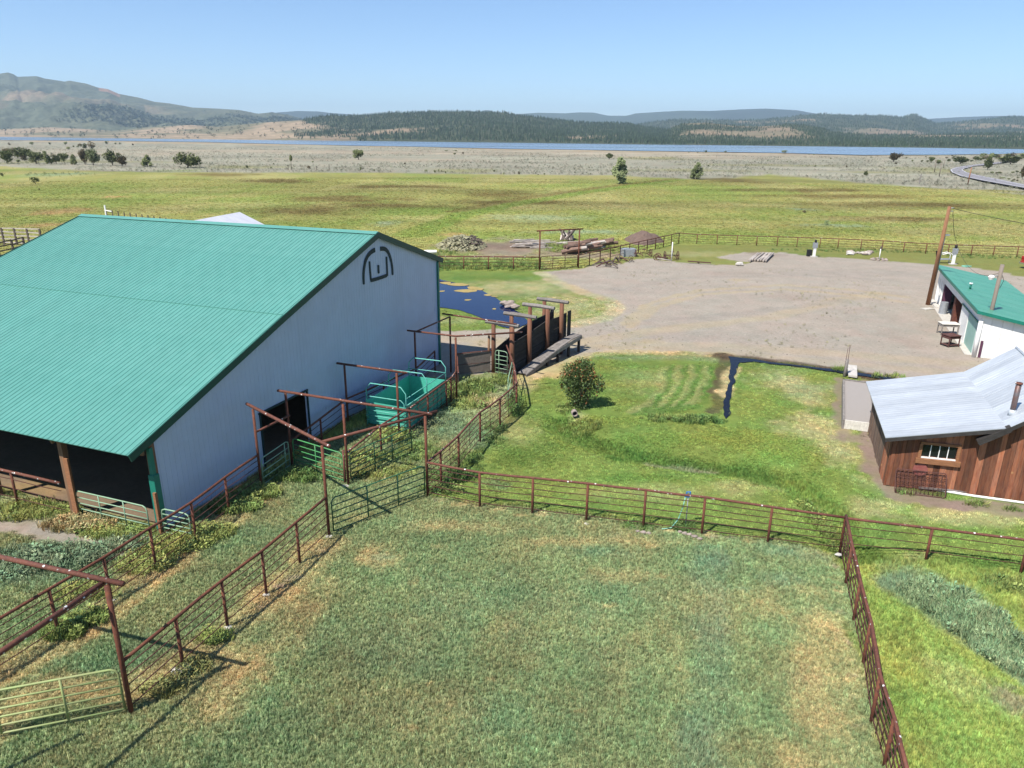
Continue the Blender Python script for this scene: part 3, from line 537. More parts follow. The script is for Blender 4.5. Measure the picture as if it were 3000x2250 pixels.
# weeds in clumps: (px, py, rx, ry, count, height, colour)
WE = [(1150, 1285, 50, 14, 90, .55, 'lime'), (1075, 1345, 55, 14, 120, .4, 'lime'), (1100, 1400, 60, 12, 60, .35, 'yellow'), (900, 1400, 50, 14, 80, .45, 'lawnd'), (1340, 1150, 40, 16, 90, .6, 'lawn'), (1400, 1145, 35, 20, 130, .65, 'lawn'), (1385, 1185, 45, 12, 70, .45, 'lime'),
      (1470, 1120, 20, 10, 40, .6, 'lawn'), (1430, 1180, 40, 14, 60, .4, 'hay'), (1290, 1240, 60, 25, 90, .35, 'teal'), (1220, 1330, 50, 22, 90, .4, 'lawn'), (1170, 1380, 40, 18, 50, .35, 'lime'), (1510, 1195, 14, 22, 60, .7, 'lawnd'),
      (1320, 1400, 60, 16, 110, .4, 'lawnd'), (1290, 1440, 50, 10, 80, .3, 'lawn'), (1450, 1270, 30, 30, 70, .3, 'lawnd'), (1370, 1360, 40, 25, 60, .3, 'lawnd'),
      (520, 1600, 80, 20, 220, .4, 'yellow'), (600, 1570, 70, 20, 160, .4, 'lime'), (690, 1490, 60, 16, 180, .45, 'lawn'), (760, 1450, 50, 14, 140, .45, 'lime'), (830, 1400, 50, 12, 120, .4, 'lawn'),
      (150, 1420, 90, 16, 150, .5, 'lawnd'), (330, 1470, 70, 20, 180, .5, 'lawn'), (90, 1500, 120, 22, 260, .35, 'yellow'), (230, 1540, 90, 18, 180, .35, 'tan'), (330, 1560, 80, 18, 160, .3, 'lime'), (200, 1640, 110, 30, 330, .5, 'teal'), (60, 1650, 90, 40, 260, .45, 'teal'), (380, 1600, 70, 16, 140, .35, 'teal'),
      (430, 1650, 70, 30, 200, .3, 'yellow'), (240, 1740, 60, 25, 120, .3, 'yellow'), (190, 1855, 45, 22, 140, .4, 'bright'), (260, 1820, 40, 18, 120, .4, 'bright'), (480, 2020, 45, 20, 110, .3, 'olive'), (560, 1960, 40, 20, 90, .3, 'olive'), (630, 1870, 40, 14, 60, .3, 'bright'),
      (2700, 1712, 45, 16, 170, .4, 'reed'), (2780, 1755, 55, 22, 300, .5, 'reed'), (2860, 1815, 65, 30, 420, .5, 'reed'), (2940, 1885, 65, 34, 420, .5, 'reed'), (3020, 1940, 60, 30, 300, .5, 'reed'), (2960, 1720, 70, 20, 120, .35, 'lawn'),
      (2430, 1530, 25, 40, 150, .45, 'bright'), (2470, 1600, 30, 14, 80, .35, 'bright'), (2380, 1470, 30, 25, 90, .35, 'bright'), (2000, 1545, 30, 12, 60, .25, 'lawnd'), (1870, 1545, 40, 10, 60, .25, 'lawnd'), (2050, 1235, 60, 8, 100, .35, 'lawnd'), (1950, 1228, 60, 8, 80, .3, 'lawn'),
      (2645, 1447, 20, 5, 8, .3, 'lawn'), (2850, 1478, 25, 5, 14, .35, 'lawn'), (2965, 1495, 20, 5, 10, .3, 'lawn'), (2600, 1105, 40, 6, 50, .35, 'bright'), (2460, 1085, 14, 6, 30, .4, 'bright'), (1430, 780, 150, 10, 260, .6, 'lawnd'), (1310, 782, 40, 12, 90, .7, 'lawnd'), (1650, 725, 50, 14, 160, .6, 'bright'), (1800, 735, 40, 8, 60, .5, 'bright'),
      (2500, 735, 200, 4, 160, .3, 'lawnd'), (2900, 752, 100, 5, 120, .3, 'lawnd'), (1285, 745, 40, 8, 50, .6, 'lawnd'), (1700, 1245, 50, 14, 90, .35, 'bright'), (1660, 1200, 30, 10, 40, .3, 'lawn')]
Pw, Sw, Cw = [], [], []
for (cx, cy, rx, ry, n, h, col) in WE:
    a = rng.uniform(0, 6.28, n); r = np.sqrt(rng.random(n))*1.25; c = g2(cx, cy); ax = abs(g2(cx+rx, cy)[0]-c[0]); y0, y1 = g2(cx, cy-ry)[1], g2(cx, cy+ry)[1]
    X = c[0]+ax*r*np.cos(a); Y = (y0+y1)/2+abs(y0-y1)/2*r*np.sin(a); k = okgrass(X, Y); X, Y = X[k], Y[k]; n = len(X)
    C = (K[col]*.8+K['past']*.2)*rng.uniform(.6, 1.3, (n, 1)); C[:, 0] *= rng.uniform(.8, 1.25, n); hh = h*.78*rng.uniform(.4, 1.15, n)
    Pw.append(np.stack([X, Y, relief(X, Y)], -1)); Sw.append(np.stack([.25+hh*.5, .25+hh*.5, hh], -1)); Cw.append(C)
Pw, Sw, Cw = map(np.concatenate, (Pw, Sw, Cw)); half = rng.random(len(Pw)) < np.where(Pw[:, 0] > 11.5, .05, .3)
scatter('broad_leaf_weeds', Pw[half], Sw[half], T_weed, Cw[half], 'leafy weeds growing along fences, walls and the ditch', .2)
scatter('tall_weed_grass', Pw[~half], Sw[~half]*np.array([1, 1, 1.25]), T_tall, Cw[~half]*1.1, 'tall rank grass growing along fences and in the pens', .25)
# yellow grass fringe along pipe fences
# ---------------------------------------------------------------- hills
def ridge(name, prof, D, Db, col, seed, nx=300, ny=40, gul=.25, label=None, pw=1.25, roll=0, base=None):
    prof = np.array(prof, float); xs = np.linspace(prof[0, 0], prof[-1, 0], nx); ys = np.interp(xs, prof[:, 0], prof[:, 1])
    if roll: ys = ys-(fbm(xs*.03, xs*0+seed, seed, 4)-.5)*roll
    V = np.zeros((ny, nx, 3)); tt = np.concatenate([np.linspace(0, 1, ny-4), [1.06, 1.15, 1.3, 1.6]])
    Dx = D if np.isscalar(D) else np.interp(xs, [p[0] for p in D], [p[1] for p in D]); Dbx = Db if np.isscalar(Db) else np.interp(xs, [p[0] for p in Db], [p[1] for p in Db])
    dirs = np.array([ray(x, y) for x, y in zip(xs, ys)]); sx = dirs[:, 0]/dirs[:, 1]; zc = CH+dirs[:, 2]/dirs[:, 1]*Dx
    for j, t in enumerate(tt):
        Yv = Dbx+(Dx-Dbx)*t; Xv = Yv*sx
        n = fbm(Xv*.0022, Yv*.0022, seed, 5)-.5; n2 = 1-2*abs(fbm(Xv*.0035, Yv*.0012, seed+5, 4)-.5)
        if t <= 1: s_ = t**pw; n3 = fbm(Xv*.012, Yv*.008, seed+9, 4)-.5; z = zc*s_*(1-(1-n2)*gul*2*(1-t))+n*zc*gul*1.6*t*(1-t)*2+n3*zc*.22*t*(1-t)*2
        else: z = zc*(1-(t-1)*1.5)
        V[j, :, 0] = Xv; V[j, :, 1] = Yv; V[j, :, 2] = np.maximum(z, -3) - (4 if t == 0 else 0)
    V = V.reshape(-1, 3); idx = np.arange(nx*ny).reshape(ny, nx); Fq = np.stack([idx[:-1, :-1], idx[:-1, 1:], idx[1:, 1:], idx[1:, :-1]], -1).reshape(-1, 4)
    me = bpy.data.meshes.new(name); me.from_pydata(V.tolist(), [], Fq.tolist()); me.update(); T = np.repeat(tt, nx)
    C, den = col(V[:, 0], V[:, 1], V[:, 2], T, np.tile(xs, ny))
    a = me.color_attributes.new('gcol', 'FLOAT_COLOR', 'POINT'); a.data.foreach_set('color', np.concatenate([np.clip(C, .01, .8), np.ones((len(C), 1))], 1).ravel())
    me.materials.append(hm); me.polygons.foreach_set('use_smooth', [True]*len(me.polygons)); o = link(bpy.data.objects.new(name, me)); o['kind'] = 'structure'
    return V, Fq, den, T
hm = M('hill_cover', (1, 1, 1), 1., vc=('gcol', 'GEOMETRY'), var=[((.6, .62, .6), .012, .6), ((.5, .55, .5), .05, .6)], spec=.05, thr=(.4, .6))
FOR = np.array((.045, .06, .035)); TANH = np.array((.33, .245, .165)); SCR = np.array((.105, .115, .075)); OLV = np.array((.17, .165, .10))
def mixc(a, b, f): return a+(b-a)*f[:, None]
def c_mtn(x, y, z, t, px):
    n = fbm(x*.0011, y*.0009, 3, 5); C = mixc(np.tile(TANH*.9, (len(x), 1)), SCR*1.1, sstep(.38, .52, n+.26*t-.08+(.10*(px < 420)))); C = mixc(C, OLV*.9, sstep(.5, .62, fbm(x*.003, y*.003, 8, 4))*.5)
    C = mixc(C, np.array((.36, .2, .14)), ((px > 290) & (px < 350) & (t > .93))*.8); return C, sstep(.5, .62, n)*(t < .98)*(t > .25)*.5
def c_far(x, y, z, t, px): return mixc(np.tile(FOR*.9, (len(x), 1)), FOR*1.5, sstep(.45, .6, fbm(x*.001, y*.001, 13, 4))), np.zeros(len(x))
def mk_wood(thr, tanlow, seed, tan=TANH):
    def f(x, y, z, t, px):
        n = fbm(x*.0032, y*.0025, seed, 5)+ (t-.35)*.22; m = sstep(thr-.05, thr+.05, n)
        C = mixc(np.tile(tan, (len(x), 1)), np.array((.075, .085, .05)), m); C = mixc(C, OLV, sstep(.5, .65, fbm(x*.006, y*.006, seed+3, 4))*.5*(1-m)); return C, np.clip(m*1.0+.10, 0, 1)*sstep(0.02, .12, t)
    return f
def c_foot(x, y, z, t, px): return mixc(np.tile(TANH*1.15, (len(x), 1)), OLV, sstep(.45, .6, fbm(x*.004, y*.004, 23, 5))*.8), np.full(len(x), .02)
P_M1 = [(-900, 255), (-300, 228), (0, 216), (23, 212), (41, 218), (50, 225), (108, 223), (131, 230), (190, 239), (203, 236), (253, 245), (289, 257), (316, 261), (348, 275), (407, 286), (452, 298), (497, 303), (565, 315), (633, 318), (701, 322), (755, 333), (796, 329), (845, 336), (868, 343), (900, 352), (1000, 375), (1100, 392)]
P_M2 = [(700, 345), (818, 329), (873, 325), (940, 327), (967, 331), (1050, 336), (1200, 336), (1390, 334), (1414, 324), (1429, 322), (1448, 327), (1480, 337), (1520, 334), (1579, 330), (1655, 332), (1696, 329), (1741, 330), (1782, 339), (1836, 339), (1863, 332), (1945, 327), (2000, 324), (2081, 325), (2181, 320), (2244, 318), (2335, 323), (2398, 334), (2500, 342), (2650, 350), (2723, 348), (2814, 343), (2904, 340), (3000, 339), (3300, 330), (3800, 340)]
P_M4 = [(1700, 380), (1820, 372), (1872, 364), (1927, 355), (2000, 350), (2108, 351), (2200, 352), (2316, 343), (2343, 337), (2416, 334), (2497, 338), (2588, 338), (2642, 344), (2660, 339), (2672, 335), (2682, 335), (2705, 346), (2741, 361), (2814, 357), (2904, 348), (2963, 341), (3000, 343), (3300, 335), (3800, 345)]
P_M3 = [(860, 365), (900, 348), (927, 344), (972, 338), (1000, 340), (1054, 338), (1104, 335), (1136, 331), (1181, 331), (1289, 327), (1384, 327), (1475, 330), (1511, 337), (1583, 346), (1633, 352), (1719, 361), (1814, 362), (1850, 364), (1882, 373), (1949, 380), (2000, 382), (2150, 398), (2250, 410)]
P_M5 = [(1900, 412), (1950, 385), (2000, 362), (2068, 359), (2108, 364), (2154, 369), (2226, 371), (2316, 364), (2384, 371), (2452, 389), (2542, 396), (2678, 396), (2800, 394), (2904, 391), (3000, 389), (3300, 385), (3900, 392)]
P_F1 = [(-1200, 380), (-300, 378), (0, 378), (130, 372), (250, 378), (330, 384), (440, 372), (560, 366), (640, 372), (760, 360), (880, 352), (960, 362), (1050, 390), (1150, 404), (1300, 412)]
SH = [(-1400, 2900), (0, 2150), (1000, 1800), (2000, 1480), (3000, 1230), (3900, 1200)]
def off(a): return [(p, d+a) for p, d in SH]
ridge('far_blue_ridge', P_M2, 9500, 6500, c_far, 41, 400, 14, .1)
A1 = ridge('left_mountain', P_M1, 5600, [(-900, 3600), (600, 2900), (1100, 2400)], c_mtn, 44, 520, 110, .75, pw=1.3)
A4 = ridge('middle_wooded_ridge', P_M4, 4600, off(1200), mk_wood(.43, 0, 47, TANH*.8), 47, 420, 44, .3)
A0 = ridge('tan_foothills', P_F1, [(-1200, 3800), (600, 3000), (1300, 2200)], off(-10), c_foot, 49, 320, 40, .3, pw=1.3)
A3 = ridge('wooded_lakeside_hill', P_M3, 2750, off(-10), mk_wood(.42, 1, 53, TANH*.85), 53, 420, 50, .3)
A5 = ridge('wooded_right_shore_hills', P_M5, 2300, off(-10), mk_wood(.45, 1, 57, TANH*.85), 57, 420, 50, .35)
def conifer_src(name, mat, n=3):
    V = []; Fc = []
    for k in range(n):
        z0 = .12+k*.26; z1 = z0+.42; r = .26*(1-k*.26); m = 7; b = len(V)
        for q in range(m):
            a = 6.283*q/m+k; rr_ = r*random.uniform(.6, 1.2); V.append((rr_*math.cos(a), rr_*math.sin(a), z0+random.uniform(-.04, .06)))
        V.append((0, 0, min(z1, 1.02))); Fc += [(b+q, b+(q+1) % m, b+m) for q in range(m)]
    return src_mesh(name, V, Fc, mat)
fm = M('far_conifer_green', (.042, .062, .034), .9, objvar=.45, spec=.05)
T_con = conifer_src('far_conifer', fm); T_rnd = leafy('far_juniper', 26, fm, .55)
def woods(name, A, n, h0, h1, label, src=None, tmin=0, tmax=1.04):
    V, Fq, den, T = A; c = V[Fq].mean(1); e1 = V[Fq[:, 1]]-V[Fq[:, 0]]; e2 = V[Fq[:, 3]]-V[Fq[:, 0]]; ar = np.linalg.norm(np.cross(e1, e2), axis=1); t = T[Fq].mean(1)
    p = ar*den[Fq].mean(1)*(t < tmax)*(t >= tmin); p = p/p.sum(); k = rng.choice(len(Fq), n, p=p); a, b = rng.random((2, n)); P = V[Fq[k, 0]]+e1[k]*a[:, None]+e2[k]*b[:, None]
    s = rng.uniform(h0, h1, n); scatter(name, P-[0, 0, .3], np.stack([s, s, s*rng.uniform(.8, 1.15, n)], -1), src or T_con, None, label, .03)
woods('lakeside_hill_forest', A3, 12000, 5, 10.5, 'dark conifer forest on the hill behind the lake')
woods('right_shore_forest', A5, 11000, 3.5, 8, 'conifers and junipers on the low hills behind the right of the lake')
woods('middle_ridge_forest', A4, 14000, 7, 13, 'forest covering the middle ridge')
woods('left_mountain_scrub', A1, 5000, 6, 12, 'scattered trees on the left mountain', T_rnd)
woods('foothill_junipers', A0, 500, 5, 9, 'scattered junipers on the tan foothills', T_rnd)
# ---------------------------------------------------------------- air
hb = MB(); hb.box((0, 0, 296), (33000, 33000, 620)); hz = hb.build('haze', None); hz['kind'] = 'stuff'
hmat = bpy.data.materials.new('haze_air'); hmat.use_nodes = True; t = hmat.node_tree; t.nodes.clear(); o_ = t.nodes.new('ShaderNodeOutputMaterial'); pv = t.nodes.new('ShaderNodeVolumePrincipled')
pv.inputs['Color'].default_value = (.62, .82, 1, 1); pv.inputs['Density'].default_value = 8.5e-5; pv.inputs['Anisotropy'].default_value = .1; t.links.new(pv.outputs[0], o_.inputs['Volume']); hz.data.materials.append(hmat)
# ================================================================ the big barn
W_, XP, ZP, XB, ZB, LB, OH = 21.33, 14.86, 8.52, 7.39, 6.09, 19.42, .12
ZE, AE = 3.27, -.88; AR = W_+.5; ZR = ZP-(ZP-6.27)/(W_+.45-XP)*(AR-XP)
barn = thing('barn', 'large white steel barn with a green ribbed metal roof and an open low side', 'barn', bw(0, 0))
def rtop(a):
    return np.interp(a, [AE, XB, XP, AR], [ZE, ZB, ZP, ZR])
def fr(P, a0, a1): return [P(a) for a in (a0, a1)]
RIB = .2285
def ribprofile(L0, L1, hgt=.022, wd=.034):
    """list of (s, offset) along a ribbed sheet from L0 to L1"""
    o = []; k = math.ceil((L0-1e-6)/RIB)
    o.append((L0, 0))
    while True:
        c = k*RIB+RIB*.5; k += 1
        if c+wd > L1: break
        if c-wd < L0: continue
        o += [(c-wd, 0), (c-wd*.5, hgt), (c+wd*.5, hgt), (c+wd, 0)]
    o.append((L1, 0)); return o
def roofpanels(a0, z0, a1, z1, name, mat, label=None):
    """sheets run from (a0,z0) low to (a1,z1) high; placed side by side along the ridge"""
    PW = RIB*4; n = int((LB+OH)/PW); pw = (LB+OH)/n
    sl = np.array([a1-a0, z1-z0]); sl = sl/np.linalg.norm(sl); nz = np.array([-sl[1], sl[0]]);
    if nz[1] < 0: nz = -nz
    pr = [(s, h) for s, h in ribprofile(0, PW)]; sc = pw/PW; V = []; m = len(pr)
    for (a, z) in ((a0, z0), (a1, z1)):
        for s, h in pr: V.append(bw(a+nz[0]*h, s*sc-.0, z+nz[1]*h)-bw(0, 0))
    Fc = [(i, i+1, m+i+1, m+i) for i in range(m-1)]
    # thickness below
    b = len(V)
    for (a, z) in ((a0, z0), (a1, z1)):
        for s in (0, pw): V.append(bw(a-nz[0]*.03, s, z-nz[1]*.03)-bw(0, 0))
    Fc += [(b, b+2, b+3, b+1), (0, m, b+2, b), (m-1, b+1, b+3, 2*m-1), tuple([b]+[b+1]+list(range(m-1, -1, -1)))]
    me = bpy.data.meshes.new(name); me.from_pydata([tuple(v) for v in V], [], Fc); me.update(); me.materials.append(mat)
    for k in range(n):
        o = link(bpy.data.objects.new(name, me)); o.parent = barn; d = bw(0, -OH+k*pw)-bw(0, 0); o.location = d; ORG[o.name] = ORG[barn.name]
roofpanels(XB-.05, ZB-.012, XP, ZP, 'roof_panel', mt['roof'])
roofpanels(AE, ZE, XB+.02, ZB-.022, 'roof_panel', mt['roof'])
roofpanels(AR, ZR, XP, ZP, 'roof_panel', mt['roof'])
# ridge cap and edge trims
b = MB(); c = lambda a, v, z: bw(a, v, z)
b.add([c(XP, -OH-.02, ZP+.07), c(XP, LB+.02, ZP+.07), c(XP-.28, LB+.02, ZP-.035), c(XP-.28, -OH-.02, ZP-.035), c(XP+.28, LB+.02, ZP-.035), c(XP+.28, -OH-.02, ZP-.035)], [(0, 1, 2, 3), (1, 0, 5, 4), (0, 3, 5), (1, 4, 2), (3, 2, 4, 5)])
b.build('ridge_cap', mt['roof'], barn)
for (a0, z0, a1, z1) in ((AE, ZE, XB, ZB), (XB, ZB, XP, ZP), (AR, ZR, XP, ZP)):
    for v in (-OH-.035, LB+.035):
        P0, P1 = c(a0, v, z0-.10), c(a1, v, z1-.10)
        sd3 = np.array([BV[0], BV[1], 0]); b = MB(); b.beam(P0, P1, .05, .27, sd3); b.build('rake_trim', mt['rake'], barn)
    if (a0, z0) != (XB, ZB):
        pass
for (a, z) in ((AR, ZR),):
    b = MB(); b.beam(c(a, -OH, z-.09), c(a, LB, z-.09), .05, .2, [BU[0], BU[1], 0]); b.build('eave_trim', mt['gtrim'], barn)
# gable wall of ribbed sheets, with the door opening cut out
D0, D1, DZ = 5.45, 8.42, 2.42
def wallpanel(a0, a1, v, zlo, ztop, name='wall_panel', out=-1, mat=None):
    pr = [(s, h) for s, h in ribprofile(a0, a1, .011, .026)]
    ex = [x for x in (XB, XP) if a0 < x < a1]
    pr = sorted(pr+[(x, 0) for x in ex if all(abs(x-s) > .04 for s, _ in pr)])
    V = []; m = len(pr)
    for lo in (True, False):
        for s, h in pr: V.append(bw(s, v+out*h, zlo if lo else ztop(s)))
    b_ = len(V)
    for lo in (True, False):
        for s in (a0, a1): V.append(bw(s, v-out*.05, zlo if lo else ztop(s)))
    Fc = [(i, i+1, m+i+1, m+i) for i in range(m-1)]+[(b_, b_+2, b_+3, b_+1), (0, m, b_+2, b_), (m-1, b_+1, b_+3, 2*m-1)]
    return meshobj(name, V, Fc, mat or mt['wall'], barn)
ztop = lambda a: rtop(a)-.13
edges = list(np.arange(0, W_, .914))+[W_]
cuts = sorted(set([round(e, 3) for e in edges]+[D0, D1])); cuts = [x for i, x in enumerate(cuts) if i == 0 or x-cuts[i-1] > .05 or x in (D0, D1)]
for a0, a1 in zip(cuts[:-1], cuts[1:]):
    mid = (a0+a1)/2; wallpanel(a0, a1, 0, DZ if D0 < mid < D1 else -.1, ztop)
for a0 in np.arange(0, W_-.5, 2.67): wallpanel(a0, min(a0+2.67, W_), LB, -.1, ztop, out=1)
# right-hand side wall
for k in range(8):
    v0 = k*LB/8; v1 = v0+LB/8; zt = ZR-.1
    b = MB(); b.add([bw(W_, v0, -.1), bw(W_, v1, -.1), bw(W_, v1, zt+.1), bw(W_, v0, zt+.1), bw(W_-.05, v0, -.1), bw(W_-.05, v1, -.1), bw(W_-.05, v1, zt+.1), bw(W_-.05, v0, zt+.1)], [(0, 1, 2, 3), (7, 6, 5, 4), (0, 3, 7, 4), (1, 5, 6, 2), (3, 2, 6, 7)]); b.build('wall_panel', mt['wall'], barn)
for (a, v, zt) in ((W_+.02, -.03, ZR-.12), (0, -.03, ZE-.1)):
    b = MB(); b.box(bw(a, v, zt/2), (.14, .14, zt), rz=BTH); b.build('corner_trim', mt['gtrim'], barn)
b = MB()
for (p, q_, w1) in ((bw(D0-.06, -.04, 0), bw(D0-.06, -.04, DZ), 0), (bw(D1+.06, -.04, 0), bw(D1+.06, -.04, DZ), 0), (bw(D0-.12, -.04, DZ+.05), bw(D1+.12, -.04, DZ+.05), 0)):
    b.beam(p, q_, .06, .07, [BV[0], BV[1], 0] if abs(p[2]-q_[2]) < .1 else [BU[0], BU[1], 0])
b.build('door_frame', mt['brand'], barn)
# timber frame of the open side
for v in (0.05, 3.77, 7.7, 11.6, 15.5, 19.3):
    b = MB(); b.box(bw(-.22 if v > .1 else .1, v, ZE/2+.02), (.2, .2, ZE+.1), rz=BTH); b.build('post', mt['wood'], barn)
    if v > .1 and v < 19:
        for a in (XB, XP): b = MB(); b.box(bw(a, v, rtop(a)/2-.1), (.2, .2, rtop(a)-.2), rz=BTH); b.build('post', mt['wood'], barn)
    for (a0, a1) in ((-.6, XB), (XB, XP), (XP, W_)):
        if v < .1: continue
        b = MB(); b.beam(bw(a0, v, rtop(a0)-.3), bw(a1, v, rtop(a1)-.3), .08, .3); b.build('rafter', mt['wood'], barn)
b = MB(); b.beam(bw(-.22, 0, ZE-.12), bw(-.22, LB, ZE-.12), .08, .34); b.build('eave_beam', mt['wood'], barn)
for a in np.arange(.5, XP, 1.6):
    b = MB(); b.beam(bw(a, 0.05, rtop(a)-.1), bw(a, LB-.05, rtop(a)-.1), .09, .05); b.build('purlin', mt['wood'], barn)
b = MB(); b.box(bw(-.3, 3.62, 1.15), (.06, .22, 2.3), rz=BTH); b.build('board', mt['frame'], barn)
b = MB(); b.box(bw(-.12, -.1, .8), (.1, .1, 1.6), rz=BTH); b.build('jamb_board', mt['frame'], barn)
b = MB(); b.box(bw(.02, -.02, 1.1), (.24, .24, 2.2), rz=BTH); b.build('corner_post', mt['gtrim'], barn)
# painted ranch mark on the gable: two half arches over an open box with a short bar
def stroke(pts, wd, v=-.034):
    pts = [np.array(p, float) for p in pts]; o = MB(); L_, R_ = [], []
    # smooth the polyline
    for _ in range(2):
        q_ = [pts[0]]
        for i in range(len(pts)-1): q_ += [pts[i]*.75+pts[i+1]*.25, pts[i]*.25+pts[i+1]*.75]
        pts = q_+[pts[-1]]
    wds = wd if isinstance(wd, (list, tuple)) else (wd, wd)
    for i, p in enumerate(pts):
        d = pts[min(i+1, len(pts)-1)]-pts[max(i-1, 0)]; d /= np.linalg.norm(d); n = np.array([-d[1], d[0]]); t = i/(len(pts)-1); w_ = wds[0]+(wds[1]-wds[0])*t
        e = min(i, len(pts)-1-i); w_ *= (.6 if e == 0 else 1); L_.append(p+n*w_/2); R_.append(p-n*w_/2)
    V = [bw(p[0], v-.012, p[1]) for p in L_+R_]+[bw(p[0], v+.02, p[1]) for p in L_+R_]; m = len(L_); Fc = [(i, i+1, m+i+1, m+i) for i in range(m-1)]
    Fc += [(i, 2*m+i, 2*m+i+1, i+1) for i in range(m-1)]+[(m+i, m+i+1, 3*m+i+1, 3*m+i) for i in range(m-1)]+[(0, m, 3*m, 2*m), (m-1, 3*m-1, 4*m-1, 2*m-1)]
    o.add(V, Fc); o.build('ranch_mark', mt['brand'], barn)
stroke([(13.52, 6.22), (13.52, 6.55), (13.58, 6.92), (13.72, 7.25), (13.95, 7.5), (14.3, 7.66), (14.68, 7.72)], (.12, .22))
stroke([(15.18, 7.70), (15.5, 7.68), (15.75, 7.58), (15.98, 7.38), (16.16, 7.02), (16.27, 6.6), (16.27, 6.22)], (.22, .12))
stroke([(14.12, 7.24), (14.13, 6.8), (14.17, 6.32)], .11); stroke([(14.14, 6.30), (14.9, 6.28), (15.7, 6.30)], .17); stroke([(15.72, 6.26), (15.73, 6.7), (15.72, 7.24)], .13); stroke([(14.92, 6.94), (14.92, 6.52)], .13)
# ================================================================ pale-roofed barn beyond
P0 = g2(702, 621, 5.6); d_ = g2(545, 650, 5.6)-P0; d_ /= np.linalg.norm(d_); n_ = np.array([-d_[1], d_[0]]); n_ *= np.sign(n_[0])
fb = thing('shed', 'pale metal roofed shed whose peak shows over the green barn ridge', 'shed', (*P0, 0))
def fw3(s, t, z): return np.array([P0[0]+d_[0]*s+n_[0]*t, P0[1]+d_[1]*s+n_[1]*t, z])
for sgn, nm in ((1, 'roof_slope'), (-1, 'roof_slope')):
    for k in range(6):
        s0, s1 = k*1.8, k*1.8+1.79; b = MB(); V = [fw3(s0, 0, 5.6), fw3(s1, 0, 5.6), fw3(s1, sgn*5, 3.3), fw3(s0, sgn*5, 3.3)]; V += [v-np.array([0, 0, .06]) for v in V]
        b.add(V, [(0, 1, 2, 3) if sgn > 0 else (3, 2, 1, 0), (4, 5, 6, 7), (0, 3, 7, 4), (1, 2, 6, 5), (2, 3, 7, 6)]); b.build('roof_sheet', mt['tinfar'], fb)
b = MB(); b.add([fw3(.2, -4.6, 0), fw3(.2, 4.6, 0), fw3(.2, 4.6, 3.2), fw3(.2, 0, 5.5), fw3(.2, -4.6, 3.2), fw3(10.5, -4.6, 0), fw3(10.5, 4.6, 0), fw3(10.5, 4.6, 3.2), fw3(10.5, 0, 5.5), fw3(10.5, -4.6, 3.2)], [(0, 1, 2, 3, 4), (9, 8, 7, 6, 5), (1, 6, 7, 2), (0, 4, 9, 5)]); b.build('wall', mt['white'], fb)
# ================================================================ pipe fences and gates
def lerp(a, b, t): return np.array(a[:2], float)+(np.array(b[:2], float)-np.array(a[:2], float))*t
def fence(label, posts, h, rails, group=None, rtop_=.045, rp=.046, rr_=.0155, stays=(), ztop=None, pm='rustd', tm='rust', name='pipe_fence', skip=()):
    """posts: xy list; h: top height or list"""
    hs = h if isinstance(h, (list, tuple)) else [h]*len(posts)
    f = thing(name, label, 'fence', (posts[0][0], posts[0][1], 0), group)
    for i, (p, hh) in enumerate(zip(posts, hs)):
        if i in skip: continue
        tube('post', [(p[0], p[1], -.3), (p[0], p[1], hh-.02)], rp, mt[pm], f, 8)
    tp = []
    for i in range(len(posts)):
        tp.append((posts[i][0], posts[i][1], hs[i]))
        if i < len(posts)-1: q_ = lerp(posts[i], posts[i+1], .5); tp.append((q_[0]+random.uniform(-.012, .012), q_[1], (hs[i]+hs[i+1])/2+random.uniform(-.018, .012)))
    tube('top_rail', tp, rtop_, mt[tm], f, 8)
    for r_ in rails:
        pts = []
        for i in range(len(posts)-1):
            a, b_ = posts[i], posts[i+1]
            for t in (0, .5): 
                q_ = lerp(a, b_, t); hh = hs[i]+(hs[i+1]-hs[i])*t; pts.append((q_[0], q_[1], hh*r_-(.02*random.random() if t else 0)))
        pts.append((posts[-1][0], posts[-1][1], hs[-1]*r_)); tube('rail', pts, rr_, mt['rod'], f, 5)
    for (i, t) in stays:
        q_ = lerp(posts[i], posts[i+1], t); tube('stay', [(q_[0], q_[1], .1), (q_[0], q_[1], hs[i]-.02)], .012, mt['rod'], f, 5)
    return f
R5 = [.86, .70, .53, .35, .14]
A_, B_, C_, D_, E_, F_ = g2(964.6, 1570), g2(1253, 1455.6), g2(766.9, 1431.5), g2(1021, 1419.5), g2(856.7, 1365), g2(385.8, 2089.6)
cor = np.array([10.95, 21.35])
ln = [B_]+[np.array([x, np.interp(x, [B_[0], -1.15, 10.95], [B_[1], 24.2, 21.35])]) for x in (-1.15, .78, 2.7, 4.66, 6.6, 8.72)]+[cor]
fence('straight rusty pipe fence between the mown lawn and the near paddock', ln, [1.44, 1.43, 1.45, 1.47, 1.47, 1.45, 1.36, 1.28], R5, skip=(0,))
